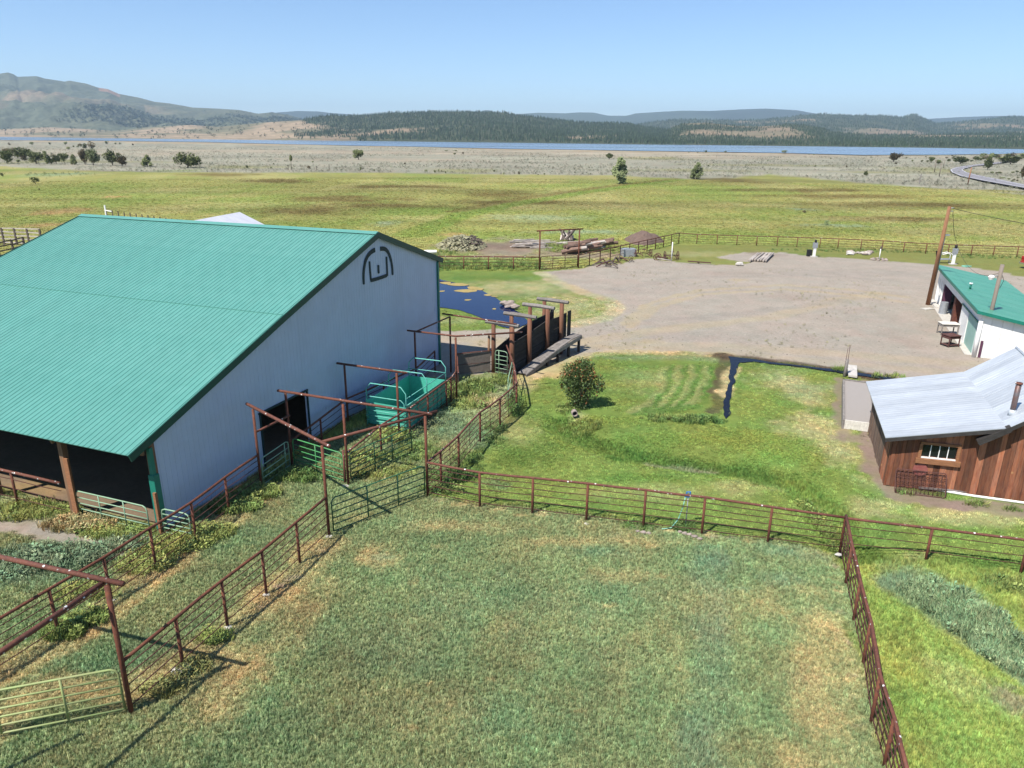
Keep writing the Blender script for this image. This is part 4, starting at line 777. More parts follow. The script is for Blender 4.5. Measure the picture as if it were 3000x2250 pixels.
# its corner post with a bolt-on short post
fence('low rusty pipe fence running right from the corner past the cabin front', [cor, g2(2712, 1640.5), g2(2990, 1677), g2(3290, 1712)], [1.26, 1.17, 1.16, 1.15], [.78, .52, .27], rr_=.014, skip=(0,))
r3 = [cor]+[g2(*p) for p in ((2477, 1710), (2499, 1824), (2527, 1949), (2551, 2118), (2589, 2250), (2625, 2420))]
fence('rusty pipe fence running toward the viewer along the lime green grass', r3, 1.36, R5, stays=[(i, t) for i in range(6) for t in (.33, .66)])
r4 = [B_, g2(1293, 1422), g2(1344.5, 1371.6), g2(1407, 1297), g2(1464.7, 1252.6), g2(1513, 1205)]
fence('rusty pipe fence climbing from the gate post to the loading chute', r4, [1.42, 1.45, 1.45, 1.46, 1.46, 1.45], R5, stays=[(1, .5), (2, .5), (3, .5), (4, .5)], skip=(0,))
R1 = np.array([-.02, 40.05])
e5 = g2(1513, 1205); fence('short pipe fence stub closing the gap beside the first chute post', [e5, lerp(e5, R1, .5), R1-np.array([.3, .4])], [1.45, 1.5, 1.9], [.75, .5, .25], skip=(0, 2))
r5 = [F_]+[g2(*p) for p in ((537, 1953), (667, 1836), (781, 1741), (878.8, 1650))]+[A_]
fence('rusty pipe fence on the paddock side of the left alley', r5, 1.47, R5, skip=(0, 5), tm='rustd')
r6 = [g2(-220, 2110), g2(-30, 1990), g2(172.3, 1857), g2(327, 1757), g2(458, 1664), g2(575.6, 1583), g2(672, 1503), C_]
fence('rusty pipe fence on the barn side of the left alley', r6, 1.42, R5, skip=(7,), tm='rustd')
lf = [g2(-60, 1465), g2(102, 1471), g2(210, 1507)]; lf = [bw(-.45, 12), bw(-.45, 9), bw(-.45, 6.4), bw(-.45, 3.95)]; lf = [p[:2] for p in lf]
fence('pipe fence closing the open barn bay at the left edge', lf, 1.35, [.78, .5, .22], rtop_=.055, skip=(3,))
# tall overhead frames of the working pens
def pipe(label, pts, r=.05, name='overhead_pipe', mat='rust', cat='pipe', group='overhead pipes of the pens'):
    o = tube(name, pts, r, mt[mat], None, 8); return tag(o, label, cat, group)
def tall(px, z, label, r=.052, mat='rustd', P=None):
    P = g2(*px) if P is None else P; o = tube('tall_post', [(P[0], P[1], -.2), (P[0], P[1], z)], r, mt[mat], None, 8); return tag(o, label, 'post', 'tall pipe posts of the pens')
ZT = 3.36
tall(None, ZT, 'tall pipe post with the dark green gate hung on its right', P=A_); tall(None, ZT-.08, 'tall pipe post at the lawn corner where the dark green gate latches', P=B_)
tall(None, ZT-.08, 'tall pipe post on the barn side, left of the small pale green gate', P=C_); tall(None, ZT+.1-.1, 'tall pipe post between the bright green gate and the open gate', P=D_); tall(None, ZT-.1, 'tall pipe post in front of the dark barn doorway', P=E_)
tall(None, 3.5, 'tall dark pipe post nearest the viewer beside the yellow green gate', P=F_, r=.06)
def gz(px, py, z): return G(px, py, z)
pipe('rusty crossbar over the alley entrance from the barn side to the paddock side', [gz(723, 1183, ZT), gz(966, 1308, ZT)], .06)
pipe('rusty crossbar rising from the alley post to the lawn corner post', [gz(945, 1294, ZT-.05), gz(1280, 1205, ZT-.05)], .055); pipe('long rusty crossbar from the barn doorway post to the lawn corner post', [gz(813, 1144, ZT), gz(1266, 1214, ZT)], .055)
pipe('rusty mid height brace pipe across the barn doorway', [gz(753, 1264, 2.35), gz(848, 1217, 2.25)], .045)
pipe('thick crossbar over the near gate at the left edge', [gz(-160, 1597, 3.55), gz(362, 1711, 3.55)], .062); pipe('thick pipe running toward the viewer from the near left post', [gz(311, 1703, 3.47), gz(-30, 1932, 3.42), gz(-300, 2110, 3.4)], .062)
pg = tall(None, 3.5, 'tall pipe post outside the lower left corner', P=g2(-130, 2330)); pipe('crossbar whose shadow falls at the lower left corner', [gz(-140, 2040, 3.5)+np.array([-3.2, 0, 0]), gz(-140, 2040, 3.5)], .06)
Gp, Hp = g2(1020.5, 1244), g2(1170, 1278); tall(None, 3.02, 'tall pipe post against the barn wall left of the teal box', P=Gp); tall(None, 3.02, 'tall pipe post standing in front of the teal box', P=Hp)
pipe('rusty crossbar over the near end of the teal box', [gz(987, 1064, 3.05), gz(1193, 1092.5, 3.05)], .055)
Ip = gz(1214.6, 973, 3.3)[:2]; Kp = gz(1318, 928, 3.3)[:2]; Jp = g2(1338, 1167)
tall(None, 3.28, 'tall dark pipe post behind the teal box near the barn corner', P=Ip); tall(None, 3.28, 'tall dark pipe post by the drive, left of the chute', P=Kp); tall(None, 3.28, 'tall pipe post at the far end of the teal box', P=Jp)
pipe('rusty crossbar bending at the far post of the teal box toward the chute', [gz(1193, 968, 3.33), gz(1336, 985, 3.33), gz(1531, 973, 3.33)], .05); pipe('rusty crossbar ending at the first chute post', [gz(1296, 919, 3.33), gz(1513, 950, 3.33)], .05); pipe('dark pipe joining the two far crossbars in the barn shade', [gz(1222, 970, 3.3), gz(1318, 928, 3.3)], .045)
q0 = g2(1202, 1277); fence('rusty pipe fence along the lawn side of the teal box', [q0, lerp(q0, Jp, .36), lerp(q0, Jp, .76), lerp(q0, Jp, .87), Jp], [1.33, 1.33, 1.33, 1.33, 1.5], [.84, .66, .47, .28, .1], skip=(4,), stays=[(0, .5), (1, .3), (1, .7), (3, .5)])
fence('rusty pipe fence from the open gate post to the teal box', [D_, g2(1118, 1334), q0], 1.36, R5, skip=(0, 2), stays=[(0, .5)])
fence('pipe fence along the shaded barn wall behind the pens', [E_, lerp(E_, Gp, .5), Gp, lerp(Gp, Ip, .5), Ip, g2(1275, 1092)], [1.1, 1.2, 1.3, 1.3, 1.3, 1.3], [.8, .55, .3], skip=(0, 2, 4), tm='rustd')
for P, lb in ((g2(1012, 1416), 'short paired post beside the tall post at the open gate'),): o = tube('short_post', [(P[0], P[1], -.2), (P[0], P[1], 1.42)], .045, mt['rust'], None, 8); tag(o, lb, 'post')
def gate(label, P, Q, z0, z1, nb, ups, mat, rf=.024, rb=.02, hang=None):
    """tube gate from xy P to xy Q"""
    P, Q = np.array(P, float)[:2], np.array(Q, float)[:2]; L = np.linalg.norm(Q-P); z0a, z0b = z0 if isinstance(z0, tuple) else (z0, z0); z1a, z1b = z1 if isinstance(z1, tuple) else (z1, z1)
    g = thing('tube_gate', label, 'gate', (*P, 0)); rc = .16
    def pt(s, f):
        q_ = P+(Q-P)*(s/L); return (q_[0], q_[1], (z0a+(z0b-z0a)*s/L)+f*((z1a+(z1b-z1a)*s/L)-(z0a+(z0b-z0a)*s/L)))
    H = z1a-z0a; cr = [(0, 0), (0, 1-rc/H), (rc*.3, 1-rc*.3/H), (rc, 1)]; pts = [pt(*c_) for c_ in cr]+[pt(L-s, f) for s, f in cr[::-1]]
    tube('frame', pts, rf, mt[mat], g, 7)
    for k in range(nb-1):
        f = k/(nb-1+.0)*(1-.0); f = (k)/(nb-1)*.97; tube('bar', [pt(0, f), pt(L, f)], rb, mt[mat], g, 6)
    for s in ups: tube('upright', [pt(L*s, 0), pt(L*s, 1)], rb*1.25, mt[mat], g, 6)
    return g
u_ = (B_-A_)/np.linalg.norm(B_-A_)
gate('dark green six bar gate closed across the lawn side of the pen', A_+u_*.18, B_-u_*.12, .12, 1.36, 6, (.36, .69), 'dgate')
gate('small pale green gate closed under the barn doorway brace', lerp(C_, E_, .07), lerp(C_, E_, .93), .12, 1.2, 5, (.85,), 'ggate')
gate('bright green gate closed between the doorway post and the paired posts', lerp(E_, D_, .05), lerp(E_, D_, .93), .12, 1.28, 6, (.46,), 'bgate')
gate('dark green gate swung open in front of the teal box', g2(1028.5, 1412), g2(1207, 1330), .12, 1.24, 6, (.38, .67), 'dgate')
gate('yellow green six bar gate at the lower left edge', F_-np.array([.12, .02]), g2(-250, 2215), .15, 1.3, 6, (.28, .6), 'ygate', .028, .024)
gate('pale green gate in the open barn bay beside the green corner post', g2(235, 1512), g2(441, 1562), .1, 1.02, 5, (.33, .68), 'ggate')
gate('small pale green gate against the near barn corner', g2(484, 1566), g2(564, 1584), .1, 1.0, 6, (), 'ggate')
gate('narrow pale green gate at the foot of the loading chute', g2(1451, 1096), g2(1486, 1103), .15, 1.45, 6, (.3,), 'ggate')
gate('old pale green gate leaning against the outside of the chute post', g2(1488, 1185), g2(1502, 1118), .0, 1.35, 3, (), 'ggate')
def woodpost(label, P, z, r=.1, mat='wood'): o = tube('wood_post', [(P[0], P[1], -.2), (P[0], P[1], z*.5), (P[0]+.02, P[1], z)], r, mt[mat], None, 9); return tag(o, label, 'post')
woodpost('short log post beside the green barn corner', g2(468, 1548), 1.1, .08)
# ================================================================ teal stock box
nr, nl, frr, fl = [np.array(p) for p in ((-4.83, 31.42), (-6.78, 32.18), (-3.36, 35.28), (-5.31, 35.98))]
tb = thing('stock_box', 'open topped teal steel cattle box with tube hoops beside the barn', 'cattle box', (*nl, 0)); HB = 1.27
def panel(nm, P, Q, z0, z1, mat, par, th=.04):
    P, Q = np.array(P)[:2], np.array(Q)[:2]; b = MB(); b.beam((*P, (z0+z1)/2), (*Q, (z0+z1)/2), th, z1-z0); return b.build(nm, mt[mat], par)
panel('end_panel', nl+(.05), nr, .12, HB-.08, 'teal', tb); panel('side_panel', nr, frr, .12, HB, 'teal', tb); panel('end_panel', frr, fl, .12, HB, 'teal', tb); panel('side_panel', fl, nl, .12, HB, 'teal', tb)
b = MB(); b.add([(*p, .16) for p in (nl, nr, frr, fl)], [(0, 1, 2, 3)]); b.build('floor', mt['teal'], tb)
for k, (p, q_, ztp) in enumerate(((nl, nr, 2.15), (lerp(nl, fl, .5), lerp(nr, frr, .5), 2.2), (fl, frr, 2.25))):
    c2 = lambda t, z: (*lerp(p, q_, t), z); zb = .1 if k == 0 else HB-.05
    tube('hoop', [c2(0, zb), c2(0, ztp-.3), c2(.12, ztp), c2(.88, ztp), c2(1, ztp-.3), c2(1, zb)], .026, mt['tealt'], tb, 7)
for p, q_ in ((nl, fl), (nr, frr)):
    tube('side_rail', [(*p, 1.62), (*q_, 1.66)], .02, mt['tealt'], tb, 6); tube('side_rail', [(*p, HB+.01), (*q_, HB+.02)], .024, mt['tealt'], tb, 6)
tube('side_rail', [(*fl, 1.66), (*frr, 1.66)], .02, mt['tealt'], tb, 6)
off_ = np.array([-.1, -.26]); g0, g1 = nl+off_*.4, nr+off_*.4
for z in (1.14, .86, .6, .36): tube('gate_bar', [(*g0, z), (*g1, z)], .02, mt['tealt'], tb, 6)
tube('gate_hoop', [(*lerp(g0, g1, .02), .1), (*lerp(g0, g1, .02), 1.4), (*lerp(g0, g1, .1), 1.55), (*lerp(g0, g1, .9), 1.55), (*lerp(g0, g1, .98), 1.4), (*lerp(g0, g1, .98), .1)], .022, mt['tealt'], tb, 6)
for t in (.25, .5, .75): panel('rib', lerp(nr, frr, t)+np.array([.045, -.017]), lerp(nr, frr, t+.015)+np.array([.045, -.017]), .15, HB-.03, 'teal', tb, .05)
# ================================================================ plywood panel and loading chute
pp = g2(1341, 1100), g2(1437, 1091)
o = panel('plywood_panel', *pp, .08, 1.26, 'board', None, .05); tag(o, 'weathered grey plywood panel closing the alley before the chute', 'panel')
fence('short pipe rail over the plywood panel', [Jp+np.array([.1, .1]), pp[0]+np.array([0, -.1]), pp[1]+np.array([.1, 0])], 1.32, [.5], skip=(0, 1, 2), rtop_=.035)
Rr = [np.array(p) for p in ((-.02, 40.05), (1.0, 41.6), (2.13, 43.4), (3.05, 44.6))]; Rz = [2.88, 3.0, 3.15, 3.25]; wv = np.array([-1.06, .58]); Ll = [p+wv for p in Rr]
ch = thing('loading_chute', 'wooden cattle loading chute with red brown posts and grey crossbeams', 'loading chute', (*Rr[0], 0))
for i in range(4):
    for s, Q in enumerate((Rr, Ll)):
        z = Rz[i]; r0 = .142 if s == 0 else .13
        tube('post', [(*Q[i], -.2), (*Q[i], z*.5), (*Q[i], z)], [r0*1.0, r0*.98, r0*.92], mt['redpost'], ch, 10)
    a_, b_ = Ll[i]+wv*.42, Rr[i]-wv*.36
    MB().tube([(*a_, Rz[i]+.1), (*lerp(a_, b_, .5), Rz[i]+.11), (*b_, Rz[i]+.08)], [.12, .13, .11], 7).build('crossbeam', mt['greyw'], ch)
def flz(s): return [(0, .1), (1.52, .56), (3.05, 1.15), (4.4, 1.4), (5.2, 1.45)]
sl_ = np.array([0, 1.855, 3.98, 5.49, 6.35]); zf = np.array([.05, Zat(1553, 1056, Rr[1]), Zat(1606, 1013, Rr[2]), Zat(1652, 989, Rr[3]), 1.08]); ztR = np.array([1.83, Zat(1545, 979, Rr[1]), Zat(1600, 941.5, Rr[2]), Zat(1641, 927, Rr[3]), 2.5]); ztL = np.array([1.45, 1.95, 2.3, 2.45, 2.5])
dR = (Rr[3]-Rr[0])/np.linalg.norm(Rr[3]-Rr[0]); ptsR = Rr+[Rr[3]+dR*.86]; ptsL = Ll+[Ll[3]+dR*.86]; print('chute', zf, ztR)
ins = np.array([-.13, .065])
for side, (PT, zt, of) in enumerate(((ptsR, ztR, ins), (ptsL, ztL, -ins))):
    for i in range(4):
        n = 10; 
        for k in range(n):
            f0, f1 = k/n, (k+.93)/n; a, b_ = PT[i]+of, PT[i+1]+of; j = random.uniform(-.015, .015)
            za0, za1 = zt[i]*f0, zt[i]*f1; zb0, zb1 = zt[i+1]*f0, zt[i+1]*f1  # plank rows reach the ground, shaped to cast the chute's shadow
            nn = np.array([.02, -.01])*1.2; V = [(*(a-nn), za0+j), (*(a+nn), za0+j), (*(b_+nn), zb0+j), (*(b_-nn), zb0+j), (*(a-nn), za1), (*(a+nn), za1), (*(b_+nn), zb1), (*(b_-nn), zb1)]
            meshobj('plank', V, [(0, 3, 2, 1), (4, 5, 6, 7), (0, 1, 5, 4), (1, 2, 6, 5), (2, 3, 7, 6), (3, 0, 4, 7)], mt['darkw'], ch)
for s in np.linspace(.1, 6.2, 22):
    p = Rr[0]+dR*s; q_ = p+wv; z = np.interp(s, sl_, zf); b = MB(); b.beam((*(p+wv*.12), z), (*(p+wv*.9), z), .25, .05); b.build('floor_plank', mt['darkw'], ch)
for PT, sg in ((ptsR, 1), (ptsL, -1)):
    for t in (.25, .6, .95): q_ = PT[4]+dR*(t*.35-.1); b = MB(); b.box((*q_, 1.75), (.12, .05, 1.7), rz=.8); b.build('end_board', mt['darkw'], ch)
# catwalk on the right of the chute
cw = np.array([.36, -.34]); wid = .62
for k, off1 in enumerate((.0, .21, .42)):
    for (s0, s1, z0_, z1_) in ((.35, 3.7, .12, zf[2]-.06), (3.7, 5.45, zf[2]-.06, zf[3]-.02), (5.47, 6.7, zf[3]-.02, zf[3]+.03)):
        a = Rr[0]+dR*s0; b_ = Rr[0]+dR*s1; nv = np.array([dR[1], -dR[0]]); o1 = nv*(.27+off1); b = MB(); b.beam((*(a+o1), z0_), (*(b_+o1), z1_), .2, .05); b.build('catwalk_plank', mt['greyw'], ch)
nv = np.array([dR[1], -dR[0]])
for (s0, s1, z0_, z1_) in ((.3, 3.7, 0, zf[2]-.18), (3.7, 6.75, zf[2]-.18, zf[3]-.1)):
    a = Rr[0]+dR*s0+nv*.8; b_ = Rr[0]+dR*s1+nv*.8; b = MB(); b.beam((*a, z0_), (*b_, z1_), .05, .24); b.build('catwalk_beam', mt['greyw'], ch)
for s in (1.5, 2.7, 3.9, 5.2, 6.5):
    z = np.interp(s, [0, 3.7, 6.7], [0, zf[2]-.2, zf[3]-.15]); q_ = Rr[0]+dR*s+nv*.74; b = MB(); b.box((*q_, z/2), (.13, .13, z), rz=.8); b.build('catwalk_leg', mt['darkw'], ch)
woodpost('brown wood post where the narrow green gate hangs', Ll[0]+np.array([-.28, .02]), 2.2, .07, 'wood')
# ================================================================ shrub
sc = np.array([*g2(1692, 1196), -.02]); sh = thing('shrub', 'round lawn shrub tipped with rust orange young leaves', 'shrub', sc)
b = MB()
for k in range(9):
    a = k*.7; b.tube([sc, sc+np.array([.25*math.cos(a), .2*math.sin(a), .6]), sc+np.array([.75*math.cos(a), .6*math.sin(a), random.uniform(1.2, 1.9)])], [.035, .025, .012], 5)
b.build('stem', mt['bark'], sh)
BL = [(-.05, 0, .75, .55), (-.35, 0, 1.25, .62), (.3, .1, 1.2, .6), (-.5, -.1, 1.8, .6), (.1, .1, 1.9, .78), (.45, 0, 1.75, .55), (.35, .2, 2.3, .5), (-.55, 0, 2.2, .38), (1.05, -.05, 1.6, .35), (1.2, 0, 1.25, .28), (.75, .1, .95, .45), (0, 0, 2.45, .4), (.15, 0, .45, .5)]
V = []; Fc = []; V2 = []; F2 = []
for k in range(6000):
    bx, by, bz, br = random.choices(BL, weights=[q_[3]**2 for q_ in BL])[0]; d = np.array([random.gauss(0, 1) for _ in range(3)]); d /= np.linalg.norm(d); rr2 = br*random.random()**.28*random.uniform(.85, 1.12); c0 = sc+np.array([bx, by, bz])*np.array([.92, .92, .93])+d*rr2*np.array([.9, .9, .85])
    if c0[2] < .1: continue
    u1 = d+np.array([random.gauss(0, .8) for _ in range(3)]); u1 /= np.linalg.norm(u1); v1 = np.cross(u1, [random.random(), random.random(), 1]); v1 /= np.linalg.norm(v1); s = random.uniform(.08, .15)
    tip = (rr2 > br*.84) and d[2] > -.15 and random.random() < (.7 if vn(np.array([c0[0]*2.2]), np.array([c0[2]*2.2]), 3)[0] > .38 else .1)
    VV, FF = (V2, F2) if tip else (V, Fc); n = len(VV); VV += [c0, c0+u1*s*.5+v1*s*.3, c0+u1*s, c0+u1*s*.5-v1*s*.3]; FF.append((n, n+1, n+2, n+3))
o = meshobj('leaf_mass', V, Fc, mt['leafs'], sh); o['kind'] = 'stuff'; o = meshobj('young_leaf_mass', V2, F2, mt['bloss'], sh); o['kind'] = 'stuff'
o = meshobj('grey_bush', [], [], None) if 0 else None
# culvert pipe end
P = G(1684, 1222, 0); cu = thing('culvert', 'pale concrete culvert pipe end poking from the grass below the shrub', 'culvert', P)
b = MB(); n = 14; V = []; Fc = []; dv = np.array([.1, -.95, 0]); sd_ = np.array([.99, .1, 0])
for ri, r_ in enumerate((.15, .115)):
    for e in (0, 1):
        for k in range(n): an = 6.283*k/n; V.append(P+dv*(.0 if e else -.28)+sd_*r_*math.cos(an)+np.array([0, 0, .17+r_*math.sin(an)]))
for k in range(n):
    k2 = (k+1) % n; Fc += [(k, k2, n+k2, n+k), (2*n+k2, 2*n+k, 3*n+k, 3*n+k2), (n+k, n+k2, 3*n+k2, 3*n+k)]
meshobj('pipe_wall', V, Fc, mt['rock'], cu, smooth=False)
MB().box(P+dv*-.2+np.array([0, 0, .17]), (.24, .03, .24), rz=0).build('inner_shade_plate', mt['black'], cu)  # black plate standing in for the shade inside the pipe
# ================================================================ red brown cabin
cab = thing('cabin', 'red brown plank cabin with a silver metal roof and stovepipe', 'cabin', (*CN, 0))
def cw3(a, v, z): return np.array([CN[0]+CU[0]*a+CVv[0]*v, CN[1]+CU[1]*a+CVv[1]*v, z])
LC = 6.3; RP = [(-.38, 2.16), (3.62, 3.0), (5.45, 4.3), (9.2, 1.75)]; rz_ = lambda a: np.interp(a, [p[0] for p in RP], [p[1] for p in RP])
def slab(nm, Vb, Vt, mat, par):
    n = len(Vb); V = list(Vb)+list(Vt); Fc = [tuple(range(n))[::-1], tuple(range(n, 2*n))]+[(i, (i+1) % n, n+(i+1) % n, n+i) for i in range(n)]
    return meshobj(nm, V, Fc, mat, par)
a = 0
while a < 8.4:
    wd = random.uniform(.13, .26); a1 = min(a+wd, 8.5); e = random.uniform(0, .012); gp = random.uniform(.003, .012)
    segs = [(random.uniform(-.02, .1), None)]
    def plank(z0, z1, lo=a, hi=a1-gp):
        zt0, zt1 = (rz_(lo)-.09 if z1 is None else z1), (rz_(hi)-.09 if z1 is None else z1)
        slab('plank', [cw3(lo, -e-.03, z0), cw3(hi, -e-.03, z0), cw3(hi, .0, z0), cw3(lo, .0, z0)], [cw3(lo, -e-.03, zt0), cw3(hi, -e-.03, zt1), cw3(hi, 0, zt1), cw3(lo, 0, zt0)], mt['cabin'], cab)
    zb = random.uniform(-.05, .06)
    if a1 > 1.03 and a < 2.2: plank(zb, 1.42); plank(1.9, None)
    else: plank(zb, None)
    a = a1
v = 0
while v < LC:
    wd = random.uniform(.2, .34); v1 = min(v+wd, LC); ln_ = random.uniform(-.06, .12); e = random.uniform(0, .03)
    lean = .0
    slab('plank', [cw3(-e-.03-ln_*.4, v, -.05), cw3(-e-.03-ln_*.4, v1-.015, -.05), cw3(0, v1-.015, -.05), cw3(0, v, -.05)], [cw3(-e-.03, v, 2.1), cw3(-e-.03, v1-.015, 2.1), cw3(0, v1-.015, 2.1), cw3(0, v, 2.1)], mt['cabin'] if v < 1.2 else mt['cabing'], cab); v = v1
slab('wall', [cw3(0, LC, 0), cw3(8.5, LC, 0), cw3(8.5, LC+.03, 0), cw3(0, LC+.03, 0)], [cw3(0, LC, 2.1), cw3(8.5, LC, 2.1), cw3(8.5, LC+.03, 2.1), cw3(0, LC+.03, 2.1)], mt['cabing'], cab)
slab('wall', [cw3(8.5, 0, 0), cw3(8.53, 0, 0), cw3(8.53, LC, 0), cw3(8.5, LC, 0)], [cw3(8.5, 0, 2.1), cw3(8.53, 0, 2.1), cw3(8.53, LC, 2.1), cw3(8.5, LC, 2.1)], mt['cabing'], cab)
# back gable up to the roof
slab('back_gable', [cw3(0, LC-.04, 1.9), cw3(8.5, LC-.04, 1.9), cw3(8.5, LC-.01, 1.9), cw3(0, LC-.01, 1.9)], [cw3(0, LC-.04, 2.0), cw3(8.5, LC-.04, 2.0), cw3(8.5, LC-.01, 2.0), cw3(0, LC-.01, 2.0)], mt['cabing'], cab)
VV = [cw3(x, LC-.06, z) for x, z in ((0, 2), (8.5, 2), (8.5, 2.15), (5.45, 4.2), (3.62, 2.92), (0, 2.14))]; meshobj('back_gable', VV, [(0, 1, 2, 3, 4, 5)], mt['cabing'], cab)
OV = .42; PN = 10
for (a0, z0), (a1, z1), nm in ((RP[0], RP[1], 0), (RP[1], RP[2], 1), (RP[3], RP[2], 2)):
    tot = LC+OV+.5; pw = tot/PN; up3 = np.array([0, 0, 1.])
    for k in range(PN):
        v0 = -OV+k*pw; v1 = v0+pw+.03; o1 = .004*(k % 2); prof = [(v0, .012), (v0+.05, 0), (v0+pw*.35, 0), (v0+pw*.37, .008), (v0+pw*.39, 0), (v0+pw*.68, 0), (v0+pw*.7, .008), (v0+pw*.72, 0), (v1-.05, 0), (v1, .012)]
        m = len(prof); V = [cw3(a0, p, z0+h+o1+random.uniform(0, .004)) for p, h in prof]+[cw3(a1+(.05 if nm != 1 and nm != 2 else 0)*0, p, z1+h+o1) for p, h in prof]
        V += [cw3(a0, v0, z0-.03), cw3(a0, v1, z0-.03), cw3(a1, v0, z1-.03), cw3(a1, v1, z1-.03)]
        Fc = [(i, i+1, m+i+1, m+i) for i in range(m-1)]+[(2*m, 2*m+2, 2*m+3, 2*m+1), (0, m, 2*m+2, 2*m), (m-1, 2*m+1, 2*m+3, 2*m-1), tuple([2*m, 2*m+1]+list(range(m-1, -1, -1)))]
        meshobj('roof_sheet', V, Fc, mt['tin'], cab)
    b = MB(); b.beam(cw3(a0, -OV+.02, z0-.09), cw3(a1, -OV+.02, z1-.09), .05, .15, [CVv[0], CVv[1], 0]); b.build('verge_board', mt['darkw'], cab)  # painted dark to widen the shadow band under the roof overhang
    b = MB(); b.beam(cw3(a0, -OV*.5+.02, z0-.05), cw3(a1, -OV*.5+.02, z1-.05), OV-.04, .025, [CVv[0], CVv[1], 0]); b.build('soffit', mt['darkw'], cab)
b = MB(); b.beam(cw3(2.75, -OV-.04, 2.32), cw3(3.7, -OV-.04, 2.98), .06, .2, [CVv[0], CVv[1], 0]); b.beam(cw3(2.7, -OV+.1, 2.42), cw3(3.7, -OV+.1, 3.06), .26, .03, [CVv[0], CVv[1], 0]); b.build('verge_stub', mt['darkw'], cab)
MB().tube([cw3(5.45, -OV, 4.33), cw3(5.45, LC+.5, 4.33)], .05, 6).build('ridge_cap', mt['tin'], cab)
for v in np.linspace(-.3, LC, 8):
    b = MB(); b.beam(cw3(-.3, v, 2.1), cw3(3.62, v, 2.93), .05, .1); b.build('rafter', mt['darkw'], cab)
# window
wn = MB(); fy = -.07
def bar(nm, a0, z0, a1, z1, y, th, dp, mat, par): b = MB(); b.beam(cw3(a0, y, z0), cw3(a1, y, z1), dp, th, [CVv[0], CVv[1], 0]); return b.build(nm, mt[mat], par)
wf = bar('window', .94, 1.98, 2.34, 1.98, fy, .1, .06, 'frame', cab)
bar('frame', .97, 1.93, .97, 1.34, fy, .11, .055, 'frame', wf); bar('frame', 2.29, 1.93, 2.29, 1.34, fy, .11, .055, 'frame', wf); bar('sill', .86, 1.25, 2.42, 1.25, fy-.03, .2, .1, 'frame', wf); bar('sash', 1.02, 1.385, 2.24, 1.385, fy+.01, .05, .05, 'white', wf)
for i in range(4):
    x0 = 1.03+i*.303; b = MB(); b.beam(cw3(x0, -.012, 1.66), cw3(x0+.295, -.012, 1.66), .01, .52, [CVv[0], CVv[1], 0]); b.build('pane', mt['glass'], wf)
    if i: bar('glazing_bar', x0-.005, 1.41, x0-.005, 1.93, -.035, .026, .03, 'white', wf)
# stovepipe
cp = cw3(3.95, .62, 0); zb = rz_(3.95); tube('stovepipe', [cp+[0, 0, zb-.1], cp+[0, 0, zb+.5], cp+[0, 0, zb+1.18]], .095, mt['flue'], cab, 12)
tube('collar', [cp+[0, 0, zb-.05], cp+[0, 0, zb+.17]], .14, mt['tin'], cab, 12, r2=.11); tube('pipe_cap', [cp+[0, 0, zb+1.18], cp+[0, 0, zb+1.24]], .12, mt['rust'], cab, 12)
# things by the cabin wall
bs = thing('bedspring', 'rusty metal bedspring frame leaning on the cabin wall under the window', 'bedspring', cw3(.3, -.5, 0))
def bsp(u, t): y = -.62+.5*t; return cw3(.25+u*1.78, y, .02+t*.80)
tube('frame', [bsp(.03, 0), bsp(0, .06), bsp(0, .94), bsp(.03, 1), bsp(.97, 1), bsp(1, .94), bsp(1, .06), bsp(.97, 0), bsp(.03, 0)], .018, mt['iron'], bs, 6)
for i in range(1, 12): tube('wire', [bsp(i/12, 0), bsp(i/12+.01*random.uniform(-1, 1), .5), bsp(i/12, 1)], .009, mt['iron'], bs, 4)
for i in range(1, 6): tube('wire', [bsp(0, i/6), bsp(1, i/6)], .009, mt['iron'], bs, 4)
cb = MB()
for i in range(12):
    for j in range(6):
        P = bsp((i+.5)/12, (j+.5)/6); ring = [P+cw3(.05*math.cos(k), 0, 0)-cw3(0, 0, 0)+np.array([0, -.02, .05*math.sin(k)]) for k in np.linspace(0, 6.283, 7)]; cb.tube(ring, .008, 4, cap=False)
cb.build('coil_springs', mt['iron'], bs)['kind'] = 'stuff'
b = MB(); b.tube([cw3(1.1, -.05, .86), cw3(1.1, -.085, .86)], .26, 16); o = b.build('metal_disc', M('maroon_disc', (.22, .05, .05), .7, var=(.3, .12, .09), scale=4), None); tag(o, 'round maroon disc on the cabin wall above the bedspring', 'disc')
b = MB(); b.tube([(*g2(2715, 1434), .06), (*g2(2850, 1456), .05), (*g2(3010, 1478), .05), (*g2(3200, 1502), .05)], .05, 8); o = b.build('irrigation_pipe', mt['white'], None, smooth=True); tag(o, 'long white pipe lying on the ground along the cabin foot', 'pipe')
b = MB(); b.tube([(*g2(2690, 1437), .12), (*g2(2830, 1448), .1)], .05, 7); o = b.build('grey_pole', mt['greyw'], None); tag(o, 'grey pole lying behind the bedspring at the cabin foot', 'pole')
